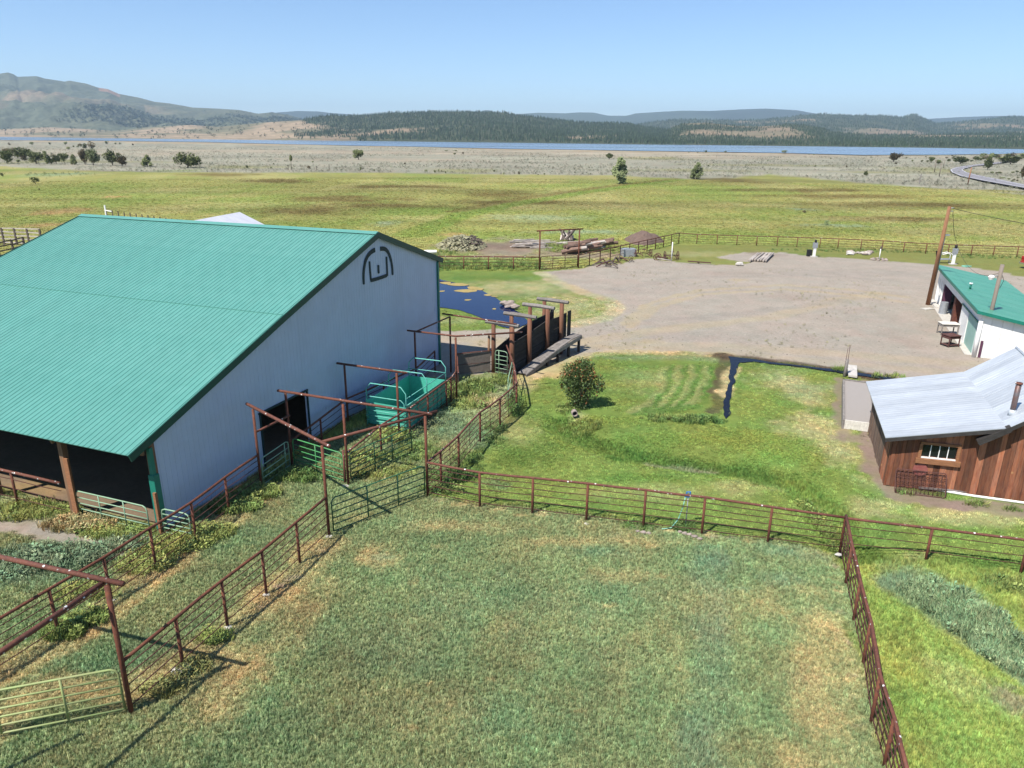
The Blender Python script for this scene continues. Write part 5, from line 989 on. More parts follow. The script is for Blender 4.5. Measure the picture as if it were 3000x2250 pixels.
# gravel filled ramp pad
q4 = [g2(2469, 1108), g2(2551, 1120), g2(2566, 1241), g2(2471, 1231)]; pad = thing('gravel_pad', 'raised gravel filled bed framed by pale boards beside the cabin', 'gravel bed', (*q4[3], 0)); hp = .42
q4 = [G(2472, 1112, hp)[:2], G(2549, 1122, hp)[:2], G(2565, 1243, hp)[:2], G(2472, 1231, hp)[:2]]
slab('gravel_fill', [(*p, -.1) for p in q4[::-1]], [(*p, hp-.03) for p in q4[::-1]], mt['gravel'], pad)
for i, (p, q_, m_) in enumerate(((q4[3], q4[2], 'whiteplank'), (q4[0], q4[3], 'greyw'), (q4[1], q4[2], 'greyw'), (q4[0], q4[1], 'greyw'))):
    d = (q_-p)/np.linalg.norm(q_-p); b = MB(); 
    for z in ((.12, .34) if i == 0 else (.12, .35)):
        b = MB(); b.beam((*(p-d*.05), z), (*(q_+d*.05), z), .07 if i == 0 else .1, .215); b.build('board', mt[m_], pad)
br = thing('footbridge', 'pale concrete slab bridging the ditch at the gravel bed', 'footbridge', (*g2(2495, 1092), 0))
slab('slab', [(*g2(*p), .1) for p in ((2484, 1108), (2510, 1112), (2509, 1080), (2481, 1077))], [(*g2(*p), .2) for p in ((2484, 1108), (2510, 1112), (2509, 1080), (2481, 1077))], mt['conc'], br)
o = woodpost('grey stub post standing at the ditch beside the footbridge', g2(2474, 1104), 1.05, .09, 'greyw')
for dx, hh in ((-.08, 1.7), (.07, 1.9)): P = g2(2474, 1104); o = tube('iron_bar', [(P[0]+dx, P[1], .4), (P[0]+dx*.6, P[1]+.02, hh)], .014, mt['iron'], None, 5); tag(o, 'thin iron bar sticking up from the stub post at the footbridge', 'bar', 'iron bars at the footbridge')
# ================================================================ machine shed with green roof
SN = np.array([29.27, 44.72]); SD = np.array([.3712, .9286]); SE = np.array([.9286, -.3712]); LS, DS = 18.5, 4.7
ms = thing('machine_shed', 'long white open fronted machine shed with a low green metal roof', 'machine shed', (*SN, 0))
def sw(s, e, z): return np.array([SN[0]+SD[0]*s+SE[0]*e, SN[1]+SD[1]*s+SE[1]*e, z])
sz = lambda e: 3.02-(e+.3)*.19
def sbox(nm, s0, s1, e0, e1, z0, z1, mat, zt=None):
    z1f = (lambda e: z1) if zt is None else zt
    return slab(nm, [sw(s0, e0, z0), sw(s0, e1, z0), sw(s1, e1, z0), sw(s1, e0, z0)], [sw(s0, e0, z1f(e0)), sw(s0, e1, z1f(e1)), sw(s1, e1, z1f(e1)), sw(s1, e0, z1f(e0))], mt[mat], ms)
for k in range(20):
    w0 = -.35+k*(LS+.7)/20; w1 = w0+(LS+.7)/20-.012; V = [sw(w0, -.32, sz(-.32)), sw(w1, -.32, sz(-.32)), sw(w1, DS+.25, sz(DS+.25)), sw(w0, DS+.25, sz(DS+.25))]; slab('roof_panel', [v-np.array([0, 0, .06]) for v in V][::-1], [v-np.array([0, 0, .0 if k % 2 else .004]) for v in V][::-1], mt['roof2'], ms)
slab('fascia_trim', [sw(-.36, -.38, 2.82), sw(-.36, -.34, 2.82), sw(LS+.36, -.34, 2.82), sw(LS+.36, -.38, 2.82)], [sw(-.36, -.38, 3.03), sw(-.36, -.34, 3.03), sw(LS+.36, -.34, 3.03), sw(LS+.36, -.38, 3.03)], mt['gtrim'], ms)
slab('end_trim', [sw(-.4, -.38, sz(-.38)-.2), sw(-.36, -.38, sz(-.38)-.2), sw(-.36, DS+.25, sz(DS+.25)-.2), sw(-.4, DS+.25, sz(DS+.25)-.2)][::-1], [sw(-.4, -.38, sz(-.38)), sw(-.36, -.38, sz(-.38)), sw(-.36, DS+.25, sz(DS+.25)), sw(-.4, DS+.25, sz(DS+.25))][::-1], mt['gtrim'], ms)
sbox('header', 0, LS, 0, .12, 2.02, 2.85, 'white'); sbox('corner_wall', 0, .75, -.012, .13, -.1, 2.02, 'white')
for s0, s1, m_ in ((.78, 3.55, 'greendoor'), (3.6, 6.2, 'white')):
    n = 6
    for k in range(n): a = s0+(s1-s0)*k/n; sbox('door_board', a+.006, a+(s1-s0)/n-.006, -.03-(.0 if m_ == 'greendoor' else .05), .02, .02, 2.08, m_)
sbox('door_track', .6, 6.4, -.1, -.04, 2.1, 2.18, 'gtrim')
sbox('pier', 9.1, 9.75, -.02, .9, 0, 2.02, 'pier'); sbox('pier', 14.8, 15.2, 0, .6, 0, 2.02, 'purple')
for k in range(7): a = 15.25+k*.46; sbox('door_board', a, a+.45, .05+.08*(k % 2), .12+.08*(k % 2), .05, 2.02, 'white')
sbox('jamb', 18.3, LS, -.02, .12, 0, 2.05, 'white')
for k in range(8): a = k*DS/8; sbox('end_board', -.03, .03, a+.008, a+DS/8-.004, -.1, 2.9, 'white', zt=lambda e: sz(e)-.06)
sbox('wall', LS-.05, LS, 0, DS, 0, 2.9, 'white', zt=lambda e: sz(e)-.06); sbox('wall', 0, LS, DS-.06, DS, 0, 2.05, 'white'); sbox('floor_slab', .3, LS-.3, -.45, DS-.1, 0, .03, 'conc')
tube('downpipe', [sw(-.12, -.02, 0), sw(-.12, -.02, 2.35)], .12, mt['white'], ms, 10); sbox('rust_streak', -.14, -.1, .2, .34, 0, 1.1, 'purple'); sbox('kerb', 15, 18.4, -.42, -.1, 0, .12, 'conc')
b = MB(); b.tube([sw(12.9, -.1, .03), sw(12.9, -.1, .5), sw(12.9, -.1, .95)], .3, 14); o = b.build('oil_drum', mt['galv'], None, smooth=False); tag(o, 'grey metal drum standing in the shed opening', 'drum')
o = panel('blue_board', sw(7, .5, 0), sw(8.2, .5, 0), .1, 1.6, 'glass', None); tag(o, 'dark sheet leaning inside the shed opening behind the white door', 'sheet')
P = g2(2718, 906); b = MB(); b.box((*P, .04), (.9, .55, .06), rz=.3); o = b.build('concrete_block', mt['conc'], None); tag(o, 'pale flat slab lying by the foot of the leaning pole', 'slab')
P = sw(1.3, .7, 0); mz = sz(.7); mp = thing('lamp_mast', 'grey wooden mast with a white yard lamp rising through the green shed roof', 'mast', P); zt_ = Zat(2911, 773, P)
tube('pole', [P+[0, 0, 0], P+[0, 0, mz], P+[.05, 0, zt_]], .12, mt['poleg'], mp, 9); zl_ = Zat(2893, 808, P); tube('lamp_arm', [P+[0, 0, zl_+.05], P+[-.45, -.1, zl_+.08]], .025, mt['galv'], mp, 6)
b = MB(); b.tube([P+[-.55, -.12, zl_+.12], P+[-.55, -.12, zl_+.02], P+[-.55, -.12, zl_-.16]], [.09, .19, .12], 10); b.build('lamp_head', mt['white'], mp); tube('conduit', [P+[.13, 0, mz], P+[.14, 0, zt_-.6], P+[.35, 0, zt_-1.0], P+[.2, 0, zt_-1.5]], .015, mt['cable'], mp, 5)
P = sw(8.5, .6, 0); vt = thing('roof_vent', 'small green and white vent pipe on the shed roof', 'vent', P+[0, 0, sz(.6)]); tube('pipe', [P+[0, 0, sz(.6)-.02], P+[0, 0, sz(.6)+.35]], .07, mt['gtrim'], vt, 8); tube('cap', [P+[0, 0, sz(.6)+.35], P+[0, 0, sz(.6)+.45]], .12, mt['white'], vt, 8)
# leaning utility pole
P = g2(2717.6, 892); zp = 8.2; T = G(2782, 606, zp)
up_ = thing('utility_pole', 'tall orange brown utility pole leaning beside the machine shed', 'utility pole', (*P, 0)); tube('pole', [(*P, -.3), (*((P+T[:2])/2), zp/2), T], [.17, .15, .12], mt['pole'], up_, 10)
L1 = lambda t: np.array([*(P+(T[:2]-P)*t), zp*t]); tube('conduit', [L1(.02)+[.2, 0, 0], L1(.5)+[.19, 0, 0], L1(.72)+[.17, 0, 0]], .03, mt['galv'], up_, 6); b = MB(); b.box(L1(.73)+[.3, 0, 0], (.35, .2, .1)); b.build('lamp_head', mt['galv'], up_)
for dz in (.99, .96): tube('insulator', [L1(dz)+[.12, 0, 0], L1(dz)+[.35, 0, 0]], .035, mt['galv'], up_, 6)
def cablel(label, A, B_, sag, r=.018, n=14):
    A, B_ = np.array(A, float), np.array(B_, float); pts = [A+(B_-A)*t-np.array([0, 0, sag*4*t*(1-t)]) for t in np.linspace(0, 1, n)]; o = tube('power_cable', pts, r, mt['cable'], None, 4); tag(o, label, 'cable')
cablel('black service cable running right from the top of the leaning pole', L1(.985)+[.3, 0, 0], G(3350, 700, 7.2), .25); cablel('black wire loop hanging from the leaning pole to its lamp', L1(.95)+[.35, 0, 0], L1(.72)+[.9, 0, 0], .1, .02); cablel('thin cable sagging from the leaning pole down to the lamp mast', L1(.72)+[.9, 0, 0], sw(1.3, .7, zt_-.5), 1.2, .012)
# tables outside the shed
def ttable(label, P, Q, wdt, h, top, leg, shelf=False):
    P, Q = np.array(P)[:2], np.array(Q)[:2]; d = (Q-P)/np.linalg.norm(Q-P); n = np.array([-d[1], d[0]]); t = thing('work_table', label, 'table', (*P, 0))
    m = (P+Q)/2; b = MB(); b.beam((*P, h), (*Q, h), wdt, .05); b.build('tabletop', mt[top], t)
    for s in (0, 1):
        for e in (-1, 1): q_ = (P if s == 0 else Q)+d*(.06 if s == 0 else -.06)+n*e*(wdt/2-.06); b = MB(); b.box((*q_, h/2), (.06, .06, h)); b.build('leg', mt[leg], t)
    b = MB(); b.beam((*P, h-.14), (*Q, h-.14), wdt-.1, .12); b.build('apron', mt[leg], t)
    if shelf: b = MB(); b.beam((*P, .12), (*Q, .12), wdt-.1, .03); b.build('shelf', mt[leg], t)
ttable('long pale topped grey bench table outside the white shed door', G(2748, 978, 0), G(2800, 980, 0), .8, .8, 'whiteplank', 'greyw'); ttable('rusty iron welding table in front of the bench table', G(2764, 1014, 0), G(2798, 1012, 0), .8, .75, 'iron', 'iron', True)
# frost-free hydrants and yard furniture
def standpipe(label, px, h, box=True):
    P = np.array([*g2(*px), 0]); t = thing('meter_post', label, 'post', P); b = MB(); b.box(P+[0, 0, h*.35], (.28, .2, h*.7)); b.build('post', mt['white'], t)
    if box: b = MB(); b.box(P+[0, 0, h*.78], (.48, .3, .6)); b.build('meter_box', mt['galv'], t); tube('cap', [P+[0, 0, h*.78+.3], P+[0, 0, h*.78+.48], P+[0, 0, h*.78+.62]], .14, mt['black'], t, 8)
    b = MB(); b.box(P+[0, 0, .05], (.7, .5, .12)); b.build('base', mt['conc'], t); return t
standpipe('white electric post with a grey box and black cap on the yard edge', (2384, 753), 1.75); P = np.array([*g2(2376, 751), 0]); b = MB(); b.box(P+[-.25, 0, .4], (.5, .4, .75)); o = b.build('utility_cabinet', mt['black'], None); tag(o, 'small black cabinet against the white electric post', 'cabinet')
standpipe('white post with a grey meter box beside the white chair behind the shed', (2791, 775), 1.9)
P = np.array([*g2(2575, 762), 0]); hy = thing('hydrant', 'thin pale water hydrant ringed by stones on the yard edge', 'hydrant', P); tube('pipe', [P, P+[0, 0, 1.3]], .05, mt['white'], hy, 7); b = MB(); b.box(P+[.03, 0, 1.42], (.16, .12, .28)); b.build('head', mt['stump'], hy)
def rock(P, s, label, group, mat='rock', cat='rock', name='rock'):
    V = []; Fc = []; n, m = 8, 5; sd_ = random.random()*50
    for j in range(m+1):
        for i in range(n):
            th, ph = 6.283*i/n, math.pi*j/m; d = np.array([math.cos(th)*math.sin(ph), math.sin(th)*math.sin(ph), -math.cos(ph)]); r_ = 1+.35*(float(vn(np.array([d[0]*1.7+sd_]), np.array([d[1]*1.7+d[2]*2]), 3)[0])-.5)*2*.7; V.append(np.array(P)+d*r_*np.array(s))
    for j in range(m):
        for i in range(n): Fc.append((j*n+i, j*n+(i+1) % n, (j+1)*n+(i+1) % n, (j+1)*n+i))
    o = meshobj(name, V, Fc, mt[mat], None, center=True); return tag(o, label, cat, group)
for k in range(9): an = k*.7; rock(P+[math.cos(an)*.75, math.sin(an)*.7, .08], (.22, .16, .13), 'small stone in the ring round the thin hydrant', 'stones ringing the hydrant')
for px, py, s in ((1480, 888, .42), (1494, 893, .5), (1508, 898, .4), (1497, 884, .28), (1487, 899, .26)): rock(G(px, py, .25), (s, s*.6, s*.5), 'brown boulder heaped on the right bank of the pond', 'boulders on the pond bank', cat='boulder', name='boulder')
for px, py, s in ((1868, 1556, .09), (1885, 1560, .12), (1900, 1562, .1), (1992, 1558, .08), (2005, 1562, .1), (2020, 1566, .1), (2035, 1572, .12), (2050, 1578, .1)): rock(G(px, py, .06), (s, s*.7, s*.55), 'pale stone lying under the straight pipe fence', 'pale stones under the straight fence', 'rock', 'stone', 'stone')
for px, py, s, lb in ((537, 1962, .42, 'white concrete footing lump at the second post of the near alley fence'), (667, 1838, .2, 'small concrete footing at the third post of the near alley fence'), (781, 1743, .2, 'small concrete footing at the fourth post of the near alley fence'), (964, 1573, .28, 'pale concrete footing under the tall post by the dark green gate'), (1012, 1424, .25, 'pale concrete footing under the paired posts'), (335, 1757, .16, 'small pale footing at the barn side alley fence'), (1515, 1170, .12, 'small pale stone at the chute end of the rising fence'), (2456, 1625, .22, 'pale footing at the paddock corner post'), (1720, 1535, .18, 'pale footing at the third post of the straight fence')): s *= .62 if s < .4 else .8; rock(G(px, py, .0), (s, s*.7, s*.35), lb, None, 'conc', 'footing', 'footing')
for k in range(16):
    P2 = G(2515+random.uniform(-28, 48), 741+random.uniform(-3, 4), .1); rock(P2, (random.uniform(.25, .5), .3, random.uniform(.12, .3)), 'stone in the low rubble heap behind the yard by the far fence', 'rubble heap by the far fence', random.choice(['rock', 'conc', 'log']), 'stone', 'stone')
o = rock(G(2167, 773, .2), (.45, .3, .25), 'small white and dark rubble lump on the yard edge left of the poles', None, 'conc', 'rubble', 'rubble')
# white chair frame behind the pole
P = np.array([*g2(2765, 771), 0]); gl = thing('glider_chair', 'white metal garden seat with a black back behind the shed', 'chair', P); b = MB(); b.box(P+[0, 0, .45], (1.3, .6, .08)); b.build('seat', mt['galv'], gl); b = MB(); b.beam(P+[-.75, 0, .5], P+[-.95, 0, 1.35], .6, .08); b.build('backrest', mt['black'], gl); tube('armrest', [P+[.7, -.3, 0], P+[.75, -.3, .9], P+[.3, -.3, 1.2], P+[-.5, -.3, 1.0]], .05, mt['white'], gl, 6); tube('armrest', [P+[.7, .3, 0], P+[.75, .3, .9], P+[.3, .3, 1.2], P+[-.5, .3, 1.0]], .05, mt['white'], gl, 6)
b = MB(); b.tube([G(2818, 779, .06), G(2835, 778, .06), G(2845, 780, .06), G(2830, 782, .06), G(2820, 780, .06)], .06, 6); o = b.build('garden_hose', mt['hose'], None); tag(o, 'coil of teal hose on the gravel behind the shed', 'hose')
# hydrant and hose on the straight fence
P = np.array([*g2(2008, 1543), 0]); hh = thing('water_hydrant', 'thin yard hydrant with a bright blue handle on the straight fence', 'hydrant', P); tube('pipe', [P, P+[0, 0, 1.22]], .018, mt['galv'], hh, 6); b = MB(); b.tube([P+[-.07, 0, 1.2], P+[-.06, 0, 1.36], P+[.06, 0, 1.36], P+[.07, 0, 1.2]], .028, 6); b.box(P+[-.03, 0, 1.22], (.16, .08, .1)); b.build('handle', mt['blue'], hh)
o = tube('garden_hose', [P+[-.1, 0, 1.15], P+[-.16, -.04, .8], P+[-.3, -.1, .35], P+[-.55, -.2, .06], P+[-.9, -.25, .04]], .018, mt['hose'], None, 6); tag(o, 'pale green hose hanging from the blue handled hydrant', 'hose')
# ================================================================ far fence, gate frame
ff1 = [g2(*p) for p in ((1215, 789), (1287, 789.5), (1359, 790), (1431, 790), (1504, 791), (1580, 792))]
fence('far pipe fence behind the pond, left of the tall gate frame', ff1, 1.35, [.78, .55, .3], rr_=.022, rtop_=.06, rp=.055, skip=(5,))
gf = (g2(1580, 792), g2(1694, 785)); gfr = thing('gate_frame', 'tall rusty pipe gateway beyond the pond with a crossbar on top', 'gateway', (*gf[0], 0))
for q_ in gf: tube('post', [(*q_, -.2), (*q_, 4.0)], .075, mt['rustd'], gfr, 8)
d = (gf[1]-gf[0])/np.linalg.norm(gf[1]-gf[0]); tube('crossbar', [(*(gf[0]-d*.35), 4.0), (*(gf[1]+d*.4), 4.02)], .07, mt['rustd'], gfr, 8)
gate('long rusty tube gate closed in the tall gateway', gf[0]+d*.12, gf[1]-d*.12, .15, 1.4, 6, (.33, .66), 'rod', .035, .025)
ff2 = [g2(*p) for p in ((1694, 785), (1715, 781), (1750, 768), (1781, 760), (1811, 750), (1839, 743), (1867, 737), (1894, 730.5), (1918, 726), (1942, 721), (1967, 717), (1988, 713))]
ff2 = [lerp(ff2[0], ff2[-1], t) for t in np.interp(np.linspace(0, 1, 12), [0, 1], [0, 1])]
fence('far pipe fence climbing right from the tall gateway past the scrap iron', ff2, 1.35, [.78, .55, .3], rr_=.022, rtop_=.055, rp=.055, skip=(0,))
ff3 = [g2(*p) for p in ((1988, 713), (2041, 714), (2100, 716), (2158, 718), (2216, 719.5), (2276, 721.5), (2334, 723.5), (2401, 725.5), (2454, 728), (2521, 731), (2583, 734), (2646, 739), (2711, 743), (2776, 746), (2844, 748.5), (2909, 750.5), (2978, 753), (3050, 756), (3130, 759))]
fence('long far pipe fence along the back of the gravel yard', ff3, [1.35, 1.2]+[1.2]*17, [.75, .5, .25], rr_=.018, rtop_=.05, rp=.055)
# ================================================================ heaps beyond the fence
def log(P, Q, r, mat, label, group, name='log', cat='log', r2=None):
    o = MB().tube([P, (np.array(P)+np.array(Q))/2+np.array([random.uniform(-.05, .05), 0, random.uniform(-.04, .06)]), Q], [r, r*.95, (r2 or r*.75)], 8).build(name, mt[mat], None, smooth=False); return tag(o, label, cat, group)
random.seed(21)
for k in range(26):                                        # big log heap
    cx = random.uniform(1672, 1778); t = (cx-1665)/110; P = G(cx, 744-16*t+random.uniform(-4, 3), 0)[:2]; an = random.gauss(.35, .35); L = random.uniform(1.6, 3.2); z = .2+random.random()**1.3*1.05*(1-abs(t-.45)); dv = np.array([math.cos(an), math.sin(an)*1.0]); r = random.uniform(.16, .30)
    log((*(P-dv*L/2), z), (*(P+dv*L/2), z+random.uniform(-.1, .5)), r, (mm_ := random.choice(['logb', 'log', 'logb'])), ('brown' if mm_ == 'logb' else 'silver grey')+' thick log '+('low' if z < .5 else 'high')+' in the '+('left end' if t < .33 else 'middle' if t < .66 else 'right end')+' of the big heap by the gateway', 'logs of the big heap by the gateway')
for k in range(20):                                        # grey lumber stack
    cx = random.uniform(1518, 1600); P = G(cx, 724+random.uniform(-4, 4), 0)[:2]; an = random.gauss(.15, .22); L = random.uniform(2., 3.6); dv = np.array([math.cos(an), math.sin(an)*1.4]); z = .1+(k % 10)*.1*(1-abs(cx-1545)/90)
    o = MB().beam((*(P-dv*L/2), max(z, .1)), (*(P+dv*L/2), max(z, .1)+random.uniform(-.06, .06)), random.uniform(.16, .26), .09).build('plank', mt['log'], None); tag(o, 'silver grey plank in the pale lumber stack left of the gateway', 'plank', 'planks of the pale lumber stack')
for k in range(18):                                        # stump heap
    cx = random.gauss(1662, 12); P = G(cx, 705+random.uniform(-3, 3), 0)[:2]; an = random.uniform(0, 6.28); z = random.uniform(.1, 1.9)*(1-abs(cx-1660)/40); L = random.uniform(.8, 1.7); cc = g2(1662, 704); hh_ = 1.75*max(0, 1-abs(cx-1662)/34)*random.uniform(.5, 1)
    log((*P, .08), (cc[0]+random.uniform(-1.1, 1.1)+(P[0]-cc[0])*.5, cc[1]+random.uniform(-.8, .8), .15+hh_), random.uniform(.09, .2), random.choice(['stump', 'stump', 'log']), 'dark twisted stump piece in the tall heap behind the gateway', 'pieces of the dark stump heap', 'stump', 'stump')
for k in range(6):
    P = G(1630+k*9, 714-random.uniform(0, 5), .15); log(P, P+np.array([random.uniform(1.5, 2.6), random.uniform(-.6, .6), .1]), .11, 'log', 'pale pole lying in front of the dark stump heap', 'pale poles before the stump heap', 'pole', 'pole')
b = MB(); c0 = g2(1352, 722); sx_ = abs(g2(1422, 722)[0]-c0[0])
for k in range(620):                                       # cut brush
    a = random.uniform(0, 6.28); r = math.sqrt(random.random()); x = c0[0]+sx_*1.05*r*math.cos(a); y = c0[1]+4.5*r*math.sin(a); z = max(0, (1-r*r))*1.25*random.random()**.6+.08
    an = random.uniform(0, 6.28); L = random.uniform(.2, .6); q_ = np.array([x, y, z]); dd = np.array([math.cos(an), math.sin(an), random.uniform(-.3, .5)])*L; b.beam(q_-dd/2, q_+dd/2, .16, .1)
o = b.build('brush_heap', mt['brush'], None); tag(o, 'low heap of pale cut brush and dry leaves beyond the fence', 'brush heap', kind='stuff')
b = MB()
for k in range(220):
    a = random.uniform(0, 6.28); r = math.sqrt(random.random())*.8; x = c0[0]+1.2+sx_*.6*r*math.cos(a); y = c0[1]+3*r*math.sin(a); z = (1-r*r)*1.35*random.random()+.1; an = random.uniform(0, 6.28); q_ = np.array([x, y, z]); dd = np.array([math.cos(an), math.sin(an), random.uniform(-.2, .6)])*random.uniform(.4, 1.); b.tube([q_-dd/2, q_+dd/2], .05, 4)
o = b.build('branch_heap', mt['stump'], None); tag(o, 'dark branches on top of the pale brush heap', 'branches', kind='stuff')
P = G(1253, 741, .3); log(P-np.array([1.2, 0, 0]), P+np.array([1.0, .3, .1]), .26, 'white', 'bleached white log lying just past the barn eave', None)
def mound(name, label, px, py, rx, ry, h, mat, cat):
    c0 = g2(px, py); V = []; Fc = []; n, m = 28, 10
    for j in range(m+1):
        r = j/m
        for i in range(n):
            an = 6.283*i/n; rrr = r*(1+.18*math.sin(3*an+1)); z = h*(1-r*r)**.95*(1+.5*(float(fbm(np.array([r*3*math.cos(an)+5]), np.array([r*3*math.sin(an)]), 4, 4)[0])-.5))-.05; V.append((c0[0]+rx*rrr*math.cos(an), c0[1]+ry*rrr*math.sin(an), z))
    for j in range(m):
        for i in range(n): Fc.append((j*n+i, j*n+(i+1) % n, (j+1)*n+(i+1) % n, (j+1)*n+i))
    Fc = [f[::-1] for f in Fc]; o = meshobj(name, V, Fc, mt[mat], None, center=True); tag(o, label, cat)
mound('soil_mound', 'brown pile of bare soil beyond the climbing far fence', 1884, 708, 2.5, 3.2, 1.35, 'soil', 'dirt pile')
for k in range(14):                                        # grey poles on the yard
    x = k*4.1; P = G(2192+x*.98+random.uniform(-1, 1), 762+random.uniform(-1.5, 1.5), .12+.12*(k % 2)); Q = G(2218+x*.95+random.uniform(-3, 3), 741, .2+.1*(k % 3)); log(P, Q, .1, 'log', 'grey pole in the fanned row of poles lying on the yard', 'fanned grey poles on the yard', 'pole', 'pole')
# ================================================================ old farm machinery
def wheel(c, r, ax, t, nsp=8):
    ax = np.array(ax, float); ax /= np.linalg.norm(ax); u1 = np.cross(ax, [0, 0, 1.]); u1 /= np.linalg.norm(u1); c = np.array(c, float); b = MB(); b.tube([c+r*(math.cos(k)*u1+math.sin(k)*np.array([0, 0, 1.])) for k in np.linspace(0, 6.283, 17)], .04, 5, cap=False)
    w_ = b.build('wheel', mt['iron'], t); s_ = MB()
    for k in range(nsp): an = 6.283*k/nsp; s_.tube([c, c+r*(math.cos(an)*u1+math.sin(an)*np.array([0, 0, 1.]))], .018, 4)
    s_.tube([c-ax*.08, c+ax*.08], .07, 8); s_.build('spokes', mt['iron'], w_)
def machine(label, px, wdt, r, rz=0., teeth=6, arm=True):
    P = np.array([*g2(*px), 0]); t = thing('farm_implement', label, 'farm machine', P); ax = np.array([math.cos(rz), math.sin(rz), 0]); fr_ = np.array([-ax[1], ax[0], 0])
    for s in (-1, 1): wheel(P+ax*s*wdt/2+[0, 0, r], r, ax, t)
    tube('axle', [P-ax*wdt/2+[0, 0, r], P+ax*wdt/2+[0, 0, r]], .035, mt['iron'], t, 6)
    for s in (-.25, .2): tube('frame_bar', [P+ax*s*wdt+[0, 0, r], P+ax*s*wdt-fr_*1.2+[0, 0, r*.8]], .04, mt['iron'], t, 6)
    if arm: tube('lever', [P+ax*.1+[0, 0, r], P+ax*.2+[0, 0, r+.6], P+ax*.05+[0, 0, r+1.]], .025, mt['iron'], t, 5); b = MB(); b.box(P-fr_*.3+[0, 0, r+.45], (.4, .35, .06)); b.build('seat', mt['iron'], t)
    for k in range(teeth): s = -.45+.9*k/max(teeth-1, 1); tube('tine', [P+ax*s*wdt+[0, 0, r*1.1], P+ax*s*wdt+fr_*.4+[0, 0, r*1.2], P+ax*s*wdt+fr_*.6+[0, 0, r*.5], P+ax*s*wdt+fr_*.35+[0, 0, .03]], .018, mt['iron'], t, 4)
machine('rusty two wheeled implement right of the grey block', (1883, 752), 1.9, .42, .2); machine('rusty implement with a seat and lever standing by the white pole', (1966, 760), 1.5, .45, .1, 8); machine('low rusty single axle at the left of the white pole', (1925, 761), .9, .34, 1.2, 0, False)
P = G(1967, 765, 0); o = tube('marker_pole', [P, P+[-.02, 0, 2.1]], .055, mt['white'], None, 7); tag(o, 'white marker pole among the rusty machinery', 'pole'); o = tube('steel_beam', [G(1925, 757, .35), G(1966, 763, .3)], .06, mt['log'], None, 6); tag(o, 'pale beam lying between the rusty axle and the white pole', 'beam')
b = MB(); b.beam(G(2015, 765, .25), G(2083, 770, .2), .14, .1); b.tube([G(2040, 766, .2), G(2046, 771, .0), G(2050, 767, .3)], .05, 5); o = b.build('drawbar', mt['iron'], None); tag(o, 'long rusty drawbar lying on the yard edge', 'iron bar')
P = G(1843, 752, 0); b = MB(); b.box(P+[0, .6, .42], (1.5, 1.3, .84), rz=.15); o = b.build('concrete_box', mt['galv'], None); tag(o, 'grey square concrete box among the scrap iron at the fence', 'box')
for k, (px, py) in enumerate(((1815, 759), (1822, 760), (1835, 762), (1848, 762), (1760, 777), (1772, 779), (1784, 776), (1796, 770), (1803, 766), (1765, 772), (1790, 781))):
    P = G(px, py, .12); an = random.uniform(0, 3); L = random.uniform(.6, 1.3); b = MB(); b.tube([P-np.array([math.cos(an), math.sin(an), 0])*L, P+[0, 0, random.uniform(.1, .5)], P+np.array([math.cos(an), math.sin(an), 0])*L*.8], random.uniform(.04, .09), 6)
    if k % 3 == 0: b.tube([P+[.25*math.cos(q_), 0, .25+.25*math.sin(q_)] for q_ in np.linspace(0, 6.28, 10)], .03, 5, cap=False)
    o = b.build('scrap_iron', mt['iron'] if k % 2 else mt['stump'], None); tag(o, 'rusty scrap iron piece lying at the foot of the climbing far fence', 'scrap', 'scrap iron along the far fence')
# ================================================================ red pickup at the right edge
P = np.array([*g2(3010, 790), 0]); tr = thing('pickup_truck', 'red pickup truck cut off by the right edge behind the yard', 'pickup truck', P); c0 = P+np.array([2.4, .4, 0])
b = MB(); b.box(c0+[0, 0, .78], (4.9, 1.8, .5)); b.build('body', mt['red'], tr); b = MB(); b.box(c0+[-1.35, -.85, 1.13], (2.1, .08, .3)); b.box(c0+[-1.35, .85, 1.13], (2.1, .08, .3)); b.box(c0+[-2.41, 0, 1.13], (.08, 1.7, .3)); b.build('bed_side', mt['red'], tr)
V = [c0+np.array(p) for p in ((-.35, -.85, 1.03), (1.25, -.85, 1.03), (1.25, .85, 1.03), (-.35, .85, 1.03), (-.2, -.7, 1.65), (.7, -.7, 1.65), (.7, .7, 1.65), (-.2, .7, 1.65))]; meshobj('cab', V, [(4, 5, 6, 7), (0, 1, 5, 4), (2, 3, 7, 6), (1, 2, 6, 5), (3, 0, 4, 7)], mt['red'], tr)
for s in (-1, 1): b = MB(); b.box(c0+[.3, s*.79, 1.34], (.75, .03, .34)); b.build('window', mt['glass'], tr)
b = MB(); b.box(c0+[-2.52, 0, .55], (.12, 1.8, .16)); b.build('bumper', mt['chrome'], tr)
for s in (-1, 1): b = MB(); b.box(c0+[-2.46, s*.8, .85], (.03, .14, .26)); b.build('tail_light', mt['bloss'], tr)
for x in (-1.5, 1.55):
    for s in (-1, 1): b = MB(); b.tube([c0+[x, s*.72, .36], c0+[x, s*.93, .36]], .36, 14); b.build('wheel', mt['black'], tr)
